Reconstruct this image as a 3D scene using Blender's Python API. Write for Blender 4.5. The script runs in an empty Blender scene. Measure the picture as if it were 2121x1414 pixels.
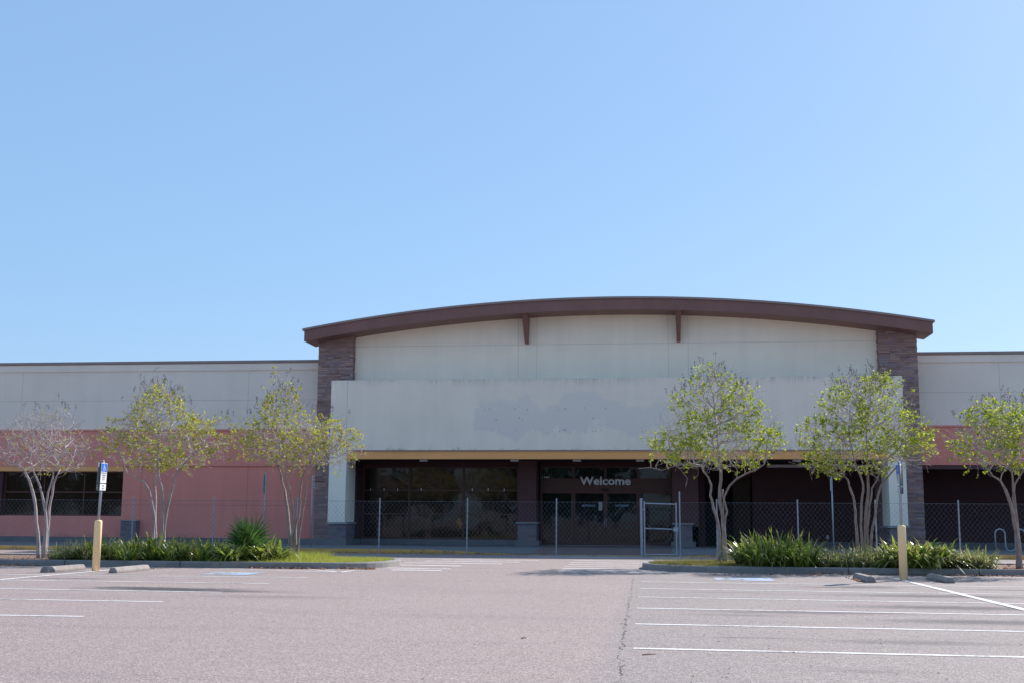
import bpy, bmesh, math, random
import numpy as np
from mathutils import Vector, Matrix, kdtree
R = math.radians
sc = bpy.context.scene
C = sc.collection

# ------------------------------------------------------------------ camera
FPX, ROLL, H = 2450.0, 0.0064, 1.2
PHI = math.atan(370 / FPX)
TH = math.atan(304.4 * math.cos(PHI) / FPX)
cam = bpy.data.cameras.new('camera')
co = bpy.data.objects.new('camera', cam); C.objects.link(co)
CM = Matrix.Rotation(TH, 3, 'Z') @ Matrix.Rotation(math.pi / 2 + PHI, 3, 'X') @ Matrix.Rotation(ROLL, 3, 'Z')
co.matrix_world = Matrix.Translation((0, 0, H)) @ CM.to_4x4()
cam.sensor_width = 36; cam.lens = 36 * FPX / 2121; cam.clip_end = 2000; cam.clip_start = 0.1
sc.camera = co

# ------------------------------------------------------------------ sky, sun, exposure
SUN = Vector((0.80, 1.05, 1.0)).normalized()          # towards the sun
EL = math.asin(SUN.z); AZ = math.atan2(SUN.x, SUN.y)
w = bpy.data.worlds.new('World'); sc.world = w; w.use_nodes = True
nt = w.node_tree
sky = nt.nodes.new('ShaderNodeTexSky'); sky.sky_type = 'NISHITA'
sky.sun_disc = False; sky.sun_elevation = EL; sky.sun_rotation = AZ
sky.altitude = 0; sky.air_density = 1.0; sky.dust_density = 0.6; sky.ozone_density = 2.5
bg = nt.nodes['Background']; bg.inputs[1].default_value = 0.10
mxs = nt.nodes.new('ShaderNodeMix'); mxs.data_type = 'RGBA'; mxs.inputs[0].default_value = 0.70
mxs.inputs[7].default_value = (1.50, 2.64, 4.35, 1)      # evens the sky out as on this clear, slightly hazy day
nt.links.new(sky.outputs[0], mxs.inputs[6]); nt.links.new(mxs.outputs[2], bg.inputs[0])
sd = bpy.data.lights.new('sun', 'SUN'); sd.energy = 3.75; sd.angle = R(0.53); sd.color = (1.0, 0.95, 0.88)
so = bpy.data.objects.new('sun', sd); C.objects.link(so)
so.rotation_euler = SUN.to_track_quat('Z', 'Y').to_euler()
vs = sc.view_settings
vs.view_transform = 'Standard'; vs.look = 'None'; vs.exposure = 0.95; vs.gamma = 1; vs.use_curve_mapping = False
sc.cycles.max_bounces = 8; sc.cycles.transparent_max_bounces = 16

# ------------------------------------------------------------------ survey helpers
def ray(px, py):
    return CM @ Vector(((px - 1060.5) / FPX, -(py - 707) / FPX, -1))
def G(px, py, z=0.0):
    d = ray(px, py); t = (z - H) / d.z
    return Vector((d.x * t, d.y * t, z))
def F(px, py, Y):
    d = ray(px, py); t = Y / d.y
    return Vector((d.x * t, Y, d.z * t + H))
def FX(px, py, Y): return F(px, py, Y).x
def FZ(px, py, Y): return F(px, py, Y).z

# ------------------------------------------------------------------ materials
def srgb(r, g, b):
    f = lambda c: (c / 255 / 12.92) if c / 255 <= .04045 else ((c / 255 + .055) / 1.055) ** 2.4
    return (f(r), f(g), f(b), 1)
def N(t, kind, **kw):
    n = t.nodes.new(kind)
    for k, v in kw.items(): setattr(n, k, v)
    return n
def new_mat(name):
    m = bpy.data.materials.new(name); m.use_nodes = True
    return m, m.node_tree, m.node_tree.nodes['Principled BSDF']
def mixc(t, fac, a, b, blend='MIX'):
    n = N(t, 'ShaderNodeMix', data_type='RGBA', blend_type=blend)
    for i, v in ((0, fac), (6, a), (7, b)):
        if hasattr(v, 'is_linked'): t.links.new(v, n.inputs[i])
        else: n.inputs[i].default_value = v
    return n.outputs[2]
def math_n(t, op, a, b=0.0, clamp=False):
    n = N(t, 'ShaderNodeMath', operation=op, use_clamp=clamp)
    for i, v in ((0, a), (1, b)):
        if hasattr(v, 'is_linked'): t.links.new(v, n.inputs[i])
        else: n.inputs[i].default_value = v
    return n.outputs[0]
def rng(t, v, a, b, c=0.0, d=1.0):
    n = N(t, 'ShaderNodeMapRange')
    t.links.new(v, n.inputs[0])
    for i, x in enumerate((a, b, c, d)): n.inputs[i + 1].default_value = x
    return n.outputs[0]
def noise(t, vec, scale, detail=4, rough=.55, stretch=None):
    if stretch is not None:
        mp = N(t, 'ShaderNodeMapping'); mp.inputs['Scale'].default_value = stretch
        t.links.new(vec, mp.inputs[0]); vec = mp.outputs[0]
    n = N(t, 'ShaderNodeTexNoise'); n.inputs['Scale'].default_value = scale
    n.inputs['Detail'].default_value = detail; n.inputs['Roughness'].default_value = rough
    t.links.new(vec, n.inputs['Vector'])
    return n.outputs['Fac']
def coords(t): return N(t, 'ShaderNodeTexCoord').outputs['Object']
def bump(t, b, h, strength, dist):
    n = N(t, 'ShaderNodeBump'); n.inputs['Strength'].default_value = strength; n.inputs['Distance'].default_value = dist
    t.links.new(h, n.inputs['Height']); t.links.new(n.outputs[0], b.inputs['Normal'])
def mat(name, col, rough=.8, var=.25, scale=3.0, fine=60.0, bstr=.3, bdist=.004, metal=0.0, spec=.3, stretch=None):
    m, t, b = new_mat(name)
    c = coords(t)
    n1 = noise(t, c, scale, 5, .6, stretch); n2 = noise(t, c, fine, 3, .6)
    dark = tuple(x * (1 - var) for x in col[:3]) + (1,); light = tuple(min(1, x * (1 + var)) for x in col[:3]) + (1,)
    a = mixc(t, rng(t, n1, .3, .7), dark, light)
    a = mixc(t, .5, a, mixc(t, rng(t, n2, .3, .7), dark, light))
    t.links.new(a, b.inputs['Base Color'])
    b.inputs['Roughness'].default_value = rough; b.inputs['Metallic'].default_value = metal
    b.inputs['Specular IOR Level'].default_value = spec
    if bstr: bump(t, b, n2, bstr, bdist)
    return m
def stucco(name, col, stain=None, streak_top=None, patch=None, base=None, amt=.35):
    """render with trowelled grain, faint run marks and weather marks"""
    m, t, b = new_mat(name)
    c = coords(t)
    big = noise(t, c, .35, 4, .6); run = noise(t, c, 1.0, 5, .65, (2.2, 2.2, .16)); fine = noise(t, c, 45, 4, .7)
    d = tuple(x * .93 for x in col[:3]) + (1,); l = tuple(min(1, x * 1.04) for x in col[:3]) + (1,)
    a = mixc(t, rng(t, big, .3, .7), d, l)
    a = mixc(t, rng(t, run, .42, .75, 0, amt), a, (col[0] * .6, col[1] * .62, col[2] * .68, 1))
    sx = N(t, 'ShaderNodeSeparateXYZ'); t.links.new(c, sx.inputs[0])
    if patch:   # area painted over in a slightly different tone where lettering was taken down
        x0, x1, z0, z1, pc = patch
        wob = noise(t, c, .9, 6, .6, (1, 1, 1)); wz = rng(t, wob, .25, .75, -.75, .75)
        zz = math_n(t, 'ADD', sx.outputs[2], wz); xx = math_n(t, 'ADD', sx.outputs[0], wz)
        mk = math_n(t, 'MULTIPLY', math_n(t, 'MULTIPLY', rng(t, zz, z0, z0 + .2), rng(t, zz, z1, z1 - .25)),
                    math_n(t, 'MULTIPLY', rng(t, xx, x0, x0 + .15), rng(t, xx, x1, x1 - .3)))
        a = mixc(t, mk, a, pc)
    if streak_top:
        z1, reach = streak_top
        st = noise(t, c, 1.0, 6, .75, (9, 9, .35))
        up = rng(t, sx.outputs[2], z1 - reach, z1)
        mk = math_n(t, 'MULTIPLY', math_n(t, 'POWER', up, 2.2), rng(t, st, .38, .62))
        mk = math_n(t, 'MULTIPLY', mk, rng(t, noise(t, c, .55, 3, .6), .42, .62, .15, 1))
        a = mixc(t, math_n(t, 'MULTIPLY', mk, .6), a, (.12, .13, .14, 1))
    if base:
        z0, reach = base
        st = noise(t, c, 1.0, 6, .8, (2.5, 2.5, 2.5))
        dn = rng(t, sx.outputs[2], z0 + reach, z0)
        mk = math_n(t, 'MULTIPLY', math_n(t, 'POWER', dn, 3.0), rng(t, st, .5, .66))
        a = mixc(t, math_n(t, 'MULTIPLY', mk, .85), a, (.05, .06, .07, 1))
    t.links.new(a, b.inputs['Base Color']); b.inputs['Roughness'].default_value = .92
    b.inputs['Specular IOR Level'].default_value = .15
    bump(t, b, fine, .35, .006)
    return m
def island_mat(name, cols, rough=.6, trans=0.0, spec=.3, pos=None):
    """colour picked at random for every separate leaf, stone or blade"""
    m, t, b = new_mat(name)
    g = N(t, 'ShaderNodeNewGeometry'); r = N(t, 'ShaderNodeValToRGB')
    e = r.color_ramp.elements
    while len(e) < len(cols): e.new(.5)
    for i, cc in enumerate(cols):
        e[i].position = i / (len(cols) - 1) if pos is None else pos[i]; e[i].color = tuple(cc[:3]) + (1,)
    t.links.new(g.outputs['Random Per Island'], r.inputs[0])
    t.links.new(r.outputs[0], b.inputs['Base Color']); b.inputs['Roughness'].default_value = rough
    b.inputs['Specular IOR Level'].default_value = spec
    if trans:
        tr = N(t, 'ShaderNodeBsdfTranslucent'); mx = N(t, 'ShaderNodeMixShader'); mx.inputs[0].default_value = trans
        t.links.new(r.outputs[0], tr.inputs[0]); t.links.new(b.outputs[0], mx.inputs[1]); t.links.new(tr.outputs[0], mx.inputs[2])
        t.links.new(mx.outputs[0], t.nodes['Material Output'].inputs[0])
    else:
        n2 = noise(t, coords(t), 40, 3, .6); bump(t, b, n2, .4, .01)
    return m

CREAM = (.56, .52, .44, 1); PINKC = (.82, .30, .235, 1)
M = {}
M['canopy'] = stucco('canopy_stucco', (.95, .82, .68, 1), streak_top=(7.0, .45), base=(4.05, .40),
                     patch=(-7.6, .6, 4.75, 6.1, (.83, .735, .645, 1)), amt=.16)
M['gable'] = stucco('gable_stucco', (.96, .85, .70, 1), base=(7.0, .3), amt=.15)
M['wing'] = stucco('wing_stucco', (.88, .76, .65, 1), amt=.1)
M['pink'] = stucco('salmon_stucco', PINKC, base=(.3, .5), amt=.25)
M['fin'] = stucco('fin_stucco', (.93, .87, .73, 1), amt=.15)
M['joint'] = mat('wall_joint', (.52, .48, .43, 1), .9, .2)
M['pinkjoint'] = mat('salmon_joint', (.42, .15, .12, 1), .9, .2)
M['roofband'] = mat('brown_metal', (.23, .115, .098, 1), .55, .18, 1.2, 20, .1, stretch=(1, 1, .3))
M['lip'] = mat('grey_brown_flashing', (.30, .23, .21, 1), .45, .15)
M['trim'] = mat('rust_trim', (.21, .075, .06, 1), .7, .15)
M['ochre'] = mat('ochre_fascia', (.93, .43, .16, 1), .75, .12, .6, 30, .1, stretch=(1, 1, 3))
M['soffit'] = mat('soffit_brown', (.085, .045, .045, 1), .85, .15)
M['brown'] = mat('brown_wall', (.075, .034, .036, 1), .85, .18)
M['pilaster'] = mat('pilaster_brown', (.115, .055, .055, 1), .8, .15)
M['frame'] = mat('bronze_frame', (.105, .042, .032, 1), .45, .15, 2, 30, 0)
M['concrete'] = mat('concrete', (.17, .17, .175, 1), .9, .25, 1.5, 50, .4)
M['kerb'] = mat('kerb_concrete', (.24, .225, .215, 1), .9, .35, 2.5, 60, .5)
M['steel'] = mat('galvanised_steel', (.36, .39, .43, 1), .5, .2, 6, 40, .1, metal=.3, spec=.4)
M['wire'] = mat('galvanised_wire', (.17, .18, .20, 1), .5, .1, 6, 40, 0, metal=.3)
M['signback'] = mat('aluminium_plate', (.42, .45, .47, 1), .4, .15, 5, 40, 0, metal=.5, spec=.5)
M['signwhite'] = mat('sign_white', (.78, .78, .78, 1), .45, .08, 8, 40, 0)
M['signblue'] = mat('sign_blue', (.01, .13, .62, 1), .4, .08, 8, 40, 0)
M['fadedink'] = mat('faded_sign_ink', (.22, .22, .26, 1), .6, .1, 8, 40, 0)
M['ink'] = mat('black_ink', (.02, .02, .022, 1), .6, .1, 8, 40, 0)
M['redink'] = mat('red_ink', (.45, .05, .05, 1), .6, .1, 8, 40, 0)
M['letter'] = mat('letter_white', (.88, .86, .88, 1), .5, .08, 8, 40, 0)
M['decal'] = mat('decal_blue_white', (.45, .60, .85, 1), .5, .08, 8, 40, 0)
M['paper'] = mat('paper', (.45, .45, .46, 1), .8, .1, 8, 40, 0)
M['lamp'] = mat('lamp_housing', (.55, .53, .52, 1), .6, .08, 8, 40, 0)
M['cap'] = mat('capstone', (.30, .30, .31, 1), .85, .2, 6, 50, .3)
M['stone'] = island_mat('ledger_stone', [(.20, .13, .125), (.33, .21, .18), (.27, .20, .21), (.39, .25, .21), (.24, .19, .22), (.43, .31, .27), (.30, .19, .175)], .9)
M['brick'] = island_mat('pier_stone', [(.15, .13, .16), (.22, .18, .20), (.18, .165, .195), (.25, .19, .19)], .9)
M['soil'] = mat('mulch_soil', (.20, .13, .10, 1), .95, .45, 3, 60, .8, .02)
M['bollard'] = None

def bark(name, a, bcol):
    m, t, b = new_mat(name); c = coords(t)
    n = noise(t, c, 4.0, 5, .65, (6, 6, 1.2)); col = mixc(t, rng(t, n, .35, .65), a, bcol)
    t.links.new(col, b.inputs['Base Color']); b.inputs['Roughness'].default_value = .8
    b.inputs['Specular IOR Level'].default_value = .25; bump(t, b, n, .5, .01)
    return m
M['bark_pale'] = bark('pale_bark', (.30, .22, .23, 1), (.48, .42, .40, 1))
M['bark_tan'] = bark('tan_bark', (.20, .15, .14, 1), (.38, .31, .28, 1))
M['twig'] = bark('twig_bark', (.34, .27, .27, 1), (.58, .52, .50, 1))
M['leaf_sparse'] = island_mat('sparse_leaf', [(.40, .36, .03), (.52, .52, .04), (.26, .38, .04), (.52, .32, .06), (.40, .50, .05), (.50, .48, .04)], .5, .5)
M['leaf_green'] = island_mat('fresh_leaf', [(.10, .18, .03), (.40, .48, .03), (.20, .30, .035), (.60, .58, .05), (.32, .42, .04), (.48, .50, .035)], .5, .5)
M['seed'] = island_mat('seed_head', [(.05, .035, .05), (.09, .07, .08), (.06, .045, .05)], .8)
M['strap'] = island_mat('strap_leaf', [(.05, .09, .015), (.16, .25, .03), (.28, .34, .05), (.06, .11, .02), (.42, .40, .15), (.22, .31, .04), (.30, .22, .10)], .34, .5, .5)
M['strap_grey'] = island_mat('strap_leaf_grey', [(.09, .13, .04), (.22, .27, .08), (.38, .39, .16), (.12, .17, .05), (.52, .45, .26), (.28, .19, .11)], .36, .45, .5)
M['palm'] = island_mat('palmetto_leaf', [(.04, .09, .02), (.07, .15, .035), (.12, .21, .05), (.05, .11, .025)], .32, .3, .6)
M['grass'] = island_mat('lawn_blade', [(.28, .33, .04), (.40, .42, .07), (.33, .40, .05), (.48, .44, .14)], .6, .45)
M['drygrass'] = island_mat('dry_lawn_blade', [(.16, .18, .04), (.28, .24, .08), (.20, .21, .05), (.36, .29, .13)], .6, .35)
M['litter'] = island_mat('dry_leaf_litter', [(.25, .09, .05), (.38, .17, .09), (.18, .08, .05), (.45, .27, .16), (.30, .12, .08)], .8)
M['belt'] = island_mat('far_leaf', [(.04, .07, .02), (.07, .11, .03), (.05, .09, .025)], .7, .2)

# asphalt
def asphalt(name, base_l, base_r, seam=True):
    m, t, b = new_mat(name); c = coords(t)
    v = N(t, 'ShaderNodeTexVoronoi'); v.inputs['Scale'].default_value = 95; t.links.new(c, v.inputs['Vector'])
    hsv = N(t, 'ShaderNodeSeparateColor'); t.links.new(v.outputs['Color'], hsv.inputs[0])
    fine = noise(t, c, 110, 3, .8); mid = noise(t, c, 5, 5, .6); big = noise(t, c, .25, 4, .55)
    lanes = noise(t, c, .8, 5, .6, (.18, 1.3, 1))
    sx = N(t, 'ShaderNodeSeparateXYZ'); t.links.new(c, sx.inputs[0])
    wob = math_n(t, 'ADD', sx.outputs[0], rng(t, noise(t, c, 1.3, 3), 0, 1, -.12, .12))
    side = rng(t, wob, -.62, -.40)
    a = mixc(t, side, base_l, base_r)
    a = mixc(t, rng(t, big, .3, .7, 0, .30), a, tuple(x * .86 for x in base_r[:3]) + (1,))
    a = mixc(t, rng(t, lanes, .52, .74, 0, .28), a, (.15, .14, .145, 1))
    a = mixc(t, rng(t, mid, .35, .75, 0, .18), a, (.14, .12, .12, 1))
    # exposed aggregate: every stone its own tone
    a = mixc(t, .9, a, mixc(t, rng(t, hsv.outputs[0], 0, 1), (.48, .46, .47, 1), (1.53, 1.51, 1.53, 1)), 'MULTIPLY')
    a = mixc(t, rng(t, hsv.outputs[1], .93, .97, 0, .7), a, (.62, .56, .52, 1))
    a = mixc(t, rng(t, fine, .30, .46, .8, 0), a, (.08, .07, .07, 1))
    sp = N(t, 'ShaderNodeTexVoronoi'); sp.inputs['Scale'].default_value = 1.1; t.links.new(c, sp.inputs['Vector'])
    spc = N(t, 'ShaderNodeSeparateColor'); t.links.new(sp.outputs['Color'], spc.inputs[0])
    sz = rng(t, spc.outputs[0], .72, 1.0, 0, .13)
    hole = math_n(t, 'SUBTRACT', sz, math_n(t, 'ADD', sp.outputs['Distance'], rng(t, noise(t, c, 14, 4, .7), .3, .7, -.03, .03)))
    a = mixc(t, math_n(t, 'MULTIPLY', rng(t, hole, 0, .05), rng(t, spc.outputs[1], 0, 1, .1, .55)), a, (.07, .06, .06, 1))
    # drips and damp marks left where cars stood
    for (px, py, rx, ry, k) in ((350, 1219, 1.7, .5, 1.0), (425, 1223, 1.6, .35, .8), (280, 1216, 1.0, .35, .8), (150, 1197, 1.2, .25, .6), (250, 1190, .9, .2, .6),
                                (1765, 1216, 1.1, .22, 1.0), (1800, 1214, .8, .16, 1.0), (2085, 1221, .9, .14, 1.0), (1950, 1234, 2.0, .5, .7), (1985, 1258, 1.9, .5, .75), (2060, 1288, 1.6, .45, .7), (1680, 1268, 1.6, .3, .5), (1900, 1330, 1.2, .3, .45),
                                (1530, 1273, .9, .2, .35), (1560, 1320, .6, .12, .35), (1500, 1226, 1.0, .2, .35), (1800, 1390, .5, .15, .3), (560, 1235, 1.5, .4, .3)):
        p = G(px, py)
        mp = N(t, 'ShaderNodeMapping'); mp.inputs['Location'].default_value = (-p.x / rx, -p.y / ry, 0)
        mp.inputs['Scale'].default_value = (1 / rx, 1 / ry, 1); t.links.new(c, mp.inputs[0])
        ln = N(t, 'ShaderNodeVectorMath', operation='LENGTH'); t.links.new(mp.outputs[0], ln.inputs[0])
        blot = noise(t, c, 4.0, 6, .8, (.8, 6, 1))
        rr = math_n(t, 'ADD', ln.outputs['Value'], rng(t, blot, .3, .7, -.8, .8))
        a = mixc(t, math_n(t, 'MULTIPLY', rng(t, rr, 1.0, .45), min(1, k * 1.05)), a, (.06, .055, .06, 1))
    t.links.new(a, b.inputs['Base Color']); b.inputs['Roughness'].default_value = .88; b.inputs['Specular IOR Level'].default_value = .25
    h = math_n(t, 'ADD', hsv.outputs[2], fine)
    bump(t, b, h, .35, .004)
    return m
M['asphalt'] = asphalt('asphalt', (.312, .250, .230, 1), (.274, .232, .218, 1))

def paint(name, col, under, thr=.40):
    m, t, b = new_mat(name); c = coords(t)
    n = noise(t, c, 14, 6, .75); n2 = noise(t, c, 1.2, 3)
    k = math_n(t, 'ADD', n, rng(t, n2, .3, .7, -.12, .12))
    a = mixc(t, rng(t, k, thr - .05, thr + .06), under, col)
    t.links.new(a, b.inputs['Base Color']); b.inputs['Roughness'].default_value = .8
    bump(t, b, n, .3, .003)
    return m
M['white'] = paint('worn_white_paint', (.70, .68, .68, 1), (.31, .27, .26, 1), .42)
M['faint'] = paint('faded_white_paint', (.68, .65, .65, 1), (.33, .30, .30, 1), .42)
M['blue'] = paint('worn_blue_paint', (.24, .40, .62, 1), (.33, .31, .33, 1), .52)
M['yellow'] = paint('worn_kerb_yellow', (.75, .42, .10, 1), (.16, .13, .11, 1), .40)
M['bollard'] = paint('bollard_yellow', (.95, .68, .36, 1), (.30, .25, .20, 1), .32)

def glass(name, tint=(.028, .016, .011, 1)):
    m, t, b = new_mat(name)
    b.inputs['Base Color'].default_value = tint; b.inputs['Roughness'].default_value = .03
    b.inputs['Specular IOR Level'].default_value = .36
    c = coords(t); n = noise(t, c, .9, 2, .5); bump(t, b, n, .25, .02)
    return m
M['glass'] = glass('dark_window_glass'); M['doorglass'] = glass('dark_door_glass', (.008, .009, .013, 1))

# ------------------------------------------------------------------ object helpers
def link(name, me, parent=None):
    o = bpy.data.objects.new(name, me); C.objects.link(o)
    if parent is not None: o.parent = parent; o.matrix_parent_inverse = parent.matrix_world.inverted()
    return o
def empty(name, loc):
    o = bpy.data.objects.new(name, None); C.objects.link(o)
    o.location = loc; o.matrix_world = Matrix.Translation(loc); o.empty_display_size = .3
    return o
def tag(o, label=None, cat=None, group=None, kind=None):
    for k, v in (('label', label), ('category', cat), ('group', group), ('kind', kind)):
        if v: o[k] = v
    return o
class MB:
    """collects faces for ONE mesh"""
    def __init__(s): s.v = []; s.f = []; s.m = []; s.mi = 0
    def face(s, pts):
        n = len(s.v); s.v += [tuple(p) for p in pts]; s.f.append(tuple(range(n, n + len(pts)))); s.m.append(s.mi)
    def box(s, x0, x1, y0, y1, z0, z1, jit=None):
        n = len(s.v)
        P = [(x, y, z) for z in (z0, z1) for y in (y0, y1) for x in (x0, x1)]
        if jit: P = [(x + jit(), y + jit(), z + jit()) for x, y, z in P]
        s.v += P
        for q in ((0, 2, 3, 1), (4, 5, 7, 6), (0, 1, 5, 4), (1, 3, 7, 5), (3, 2, 6, 7), (2, 0, 4, 6)):
            s.f.append(tuple(n + i for i in q)); s.m.append(s.mi)
    def tube(s, pts, rad, k=6, cap=True):
        pts = [Vector(p) for p in pts]
        if not hasattr(rad, '__len__'): rad = [rad] * len(pts)
        n0 = len(s.v); u = None
        for i, p in enumerate(pts):
            d = (pts[min(i + 1, len(pts) - 1)] - pts[max(i - 1, 0)])
            d = d.normalized() if d.length > 1e-9 else Vector((0, 0, 1))
            if u is None:
                u = d.cross(Vector((0, 1, 0)) if abs(d.y) < .9 else Vector((1, 0, 0))).normalized()
            else:
                u = u - d * u.dot(d); u = u.normalized() if u.length > 1e-6 else d.orthogonal().normalized()
            v = d.cross(u)
            for j in range(k):
                a = 2 * math.pi * j / k
                s.v.append(tuple(p + (u * math.cos(a) + v * math.sin(a)) * rad[i]))
        for i in range(len(pts) - 1):
            for j in range(k):
                a = n0 + i * k + j; b = n0 + i * k + (j + 1) % k
                s.f.append((a, b, b + k, a + k)); s.m.append(s.mi)
        if cap:
            s.f.append(tuple(n0 + j for j in range(k))[::-1]); s.m.append(s.mi)
            e = n0 + (len(pts) - 1) * k
            s.f.append(tuple(e + j for j in range(k))); s.m.append(s.mi)
    def prism(s, poly, y0, y1):
        """poly in (x,z), extruded along y"""
        n = len(poly)
        s.face([(x, y0, z) for x, z in poly]); s.face([(x, y1, z) for x, z in reversed(poly)])
        for i in range(n):
            (a, b), (c, d) = poly[i], poly[(i + 1) % n]
            s.face([(a, y0, b), (a, y1, b), (c, y1, d), (c, y0, d)])
    def build(s, name, mats, parent=None, smooth=False, bevel=0, merge=False):
        me = bpy.data.meshes.new(name); me.from_pydata(s.v, [], s.f)
        if not isinstance(mats, (list, tuple)): mats = [mats]
        for m in mats: me.materials.append(m)
        if len(mats) > 1: me.polygons.foreach_set('material_index', s.m)
        if merge or bevel:
            bm = bmesh.new(); bm.from_mesh(me)
            bmesh.ops.remove_doubles(bm, verts=bm.verts, dist=1e-5)
            bmesh.ops.recalc_face_normals(bm, faces=bm.faces)
            bm.to_mesh(me); bm.free()
        if smooth: me.polygons.foreach_set('use_smooth', [True] * len(me.polygons))
        me.update()
        o = link(name, me, parent)
        if bevel:
            md = o.modifiers.new('bevel', 'BEVEL'); md.width = bevel; md.segments = 2; md.limit_method = 'ANGLE'
        return o
def boxobj(name, m, parent, *b, bevel=0):
    k = MB(); k.box(*b); return k.build(name, m, parent, bevel=bevel)
def text_mesh(body, size, extrude=.0, offset=0.0, align='CENTER', space=1.0):
    cu = bpy.data.curves.new('t', 'FONT'); cu.body = body; cu.size = size; cu.extrude = extrude
    cu.offset = offset; cu.align_x = align; cu.space_character = space; cu.resolution_u = 4; cu.space_line = .8
    o = bpy.data.objects.new('t', cu); C.objects.link(o)
    bpy.context.view_layer.update()
    me = bpy.data.meshes.new_from_object(o)
    bpy.data.objects.remove(o)
    return me

# ------------------------------------------------------------------ ground
g = MB(); g.face([(-900, -900, 0), (900, -900, 0), (900, 900, 0), (-900, 900, 0)])
tag(g.build('parking_lot', M['asphalt']), 'pinkish grey worn asphalt of the empty car park', 'ground', kind='structure')

YK = 42.35                                        # kerb in front of the shop
# sidewalk with the ramp in front of the doors
XR0, XR1 = FX(1075, 1150, 42.3), FX(1415, 1150, 42.3)
XS = sorted([-80, -30, -20, XR0 - 3.4, XR0 - 1.6, XR0, XR1, XR1 + 2.0, XR1 + 4, 20, 45])
def swz(x, y):
    if y > YK + 3.2: return .15
    if x <= XR0 - 3.4 or x >= XR1 + 4: return .15
    lo = .012 if XR0 <= x <= XR1 else (.012 + .138 * min(1, (XR0 - x) / 3.4) if x < XR0 else .012 + .138 * min(1, (x - XR1) / 4))
    return lo + (.15 - lo) * max(0, min(1, (y - YK) / 3.2))
s = MB()
ys = [YK + .18, YK + 1.2, YK + 2.2, YK + 3.2, YK + 4.5, 57]
for a, b in zip(XS, XS[1:]):
    for c, d in zip(ys, ys[1:]):
        s.face([(a, c, swz(a, c)), (b, c, swz(b, c)), (b, d, swz(b, d)), (a, d, swz(a, d))])
tag(s.build('sidewalk', M['concrete']), 'grey concrete sidewalk along the shop front', 'sidewalk', kind='structure')
s = MB()
for a, b in zip(XS, XS[1:]):
    za, zb = swz(a, YK), swz(b, YK)
    L = [(YK, 0), (YK, 1), (YK + .18, 1)]
    s.face([(a, YK, -.02), (b, YK, -.02), (b, YK, zb), (a, YK, za)])
    s.face([(a, YK, za), (b, YK, zb), (b, YK + .18, zb + .001), (a, YK + .18, za + .001)])
tag(s.build('sidewalk_kerb', M['yellow']), 'faded yellow painted kerb edge of the sidewalk', 'kerb', kind='structure')
M['paver'] = mat('ramp_pavers', (.17, .12, .11, 1), .9, .3, 2, 40, .4)
x0, x1 = FX(1112, 1140, 45), FX(1392, 1140, 45)
s = MB(); yy = [YK + .5, YK + 1.5, YK + 2.3, YK + 3.2, YK + 4.5, 51.6]
for c, d in zip(yy, yy[1:]):
    s.face([(x0, c, swz(x0, c) + .005), (x1, c, swz(x1, c) + .005), (x1, d, swz(x1, d) + .005), (x0, d, swz(x0, d) + .005)])
tag(s.build('entrance_paving', M['paver']), 'brownish paving strip leading up to the doors', 'paving', kind='structure')

# painted markings: quads from ground points
def strip(mb, a, b, wd, z=.004):
    a = Vector((a[0], a[1], z)); b = Vector((b[0], b[1], z)); d = (b - a).normalized(); n = Vector((-d.y, d.x, 0)) * wd / 2
    L = (b - a).length; k = max(1, int(L / .8)); 
    for i in range(k):
        p = a + (b - a) * i / k; q = a + (b - a) * (i + 1) / k
        mb.face([p - n, q - n, q + n, p + n])
s = MB()
for (p, q) in (((1312, 1342), (2121, 1360.5)), ((1316, 1291.5), (2121, 1307.4)), ((1319, 1258.7), (2121, 1273)), ((1322, 1235.6), (2121, 1249.6)),
               ((1325, 1218), (2121, 1230.6)), ((1328, 1204), (2121, 1215)), ((636, 1195.3), (0, 1188.7)), ((557, 1207.8), (0, 1200.3)),
               ((460, 1225.7), (0, 1218)), ((337, 1245.5), (0, 1240)), ((174, 1276), (0, 1273.3))):
    a, b = G(*p), G(*q); b = a + (b - a).normalized() * max((b - a).length, 11.5)
    strip(s, a, b, .10)
for n in range(1, 5):      # bays nearer than the picture's lower edge and off to the left
    strip(s, (-.25, 11.66 - 2.6 * n), (11.5, 11.3 - 2.6 * n), .10); strip(s, (-7.0, 14.12 - 2.6 * n), (-18.5, 14.1 - 2.6 * n), .10)
strip(s, G(705, 1184), G(500, 1178.5), .10); strip(s, G(707, 1184), G(742, 1179), .10); strip(s, G(703, 1184), G(640, 1178), .10)
tag(s.build('stall_lines', M['white']), 'white painted stall lines on the car park', 'road marking', kind='structure')
s = MB()
strip(s, (5.13, 27.2), (5.08, 2), .13, .0075); strip(s, (-12.66, 27.0), (-12.62, 6), .13, .0075)
tag(s.build('centre_lines', M['white']), 'white lines running towards the shop between facing stalls', 'road marking', kind='structure')
s = MB()
for (xl, xr, yl, yr, wd) in ((916, 1116, 1158.3, 1160.2, .30), (880, 1076, 1161, 1163.5, .30), (835, 1040, 1164.4, 1167, .26), (775, 955, 1168, 1171.4, .30), (800, 935, 1175.2, 1177.4, .26), (811, 915, 1179.3, 1180.7, .30)):
    strip(s, G(xl, yl), G(xr, yr), wd)
for i, (y, xl, wd) in enumerate(((1160, 1187, .30), (1164, 1181, .30), (1168.3, 1176, .26), (1172.2, 1170, .30), (1176.3, 1165, .30), (1179.8, 1161, .30), (1183.2, 1156, .26))):
    a = G(xl, y); strip(s, a, a + Vector((4.1 if i < 1 else 3.4 - .25 * (i > 2) - .12 * i, 0, 0)), wd * .8)
for y in (1153.0, 1150.6):
    a = G(1095, y); strip(s, a, a + Vector((5.2, 0, 0)), .28)
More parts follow.
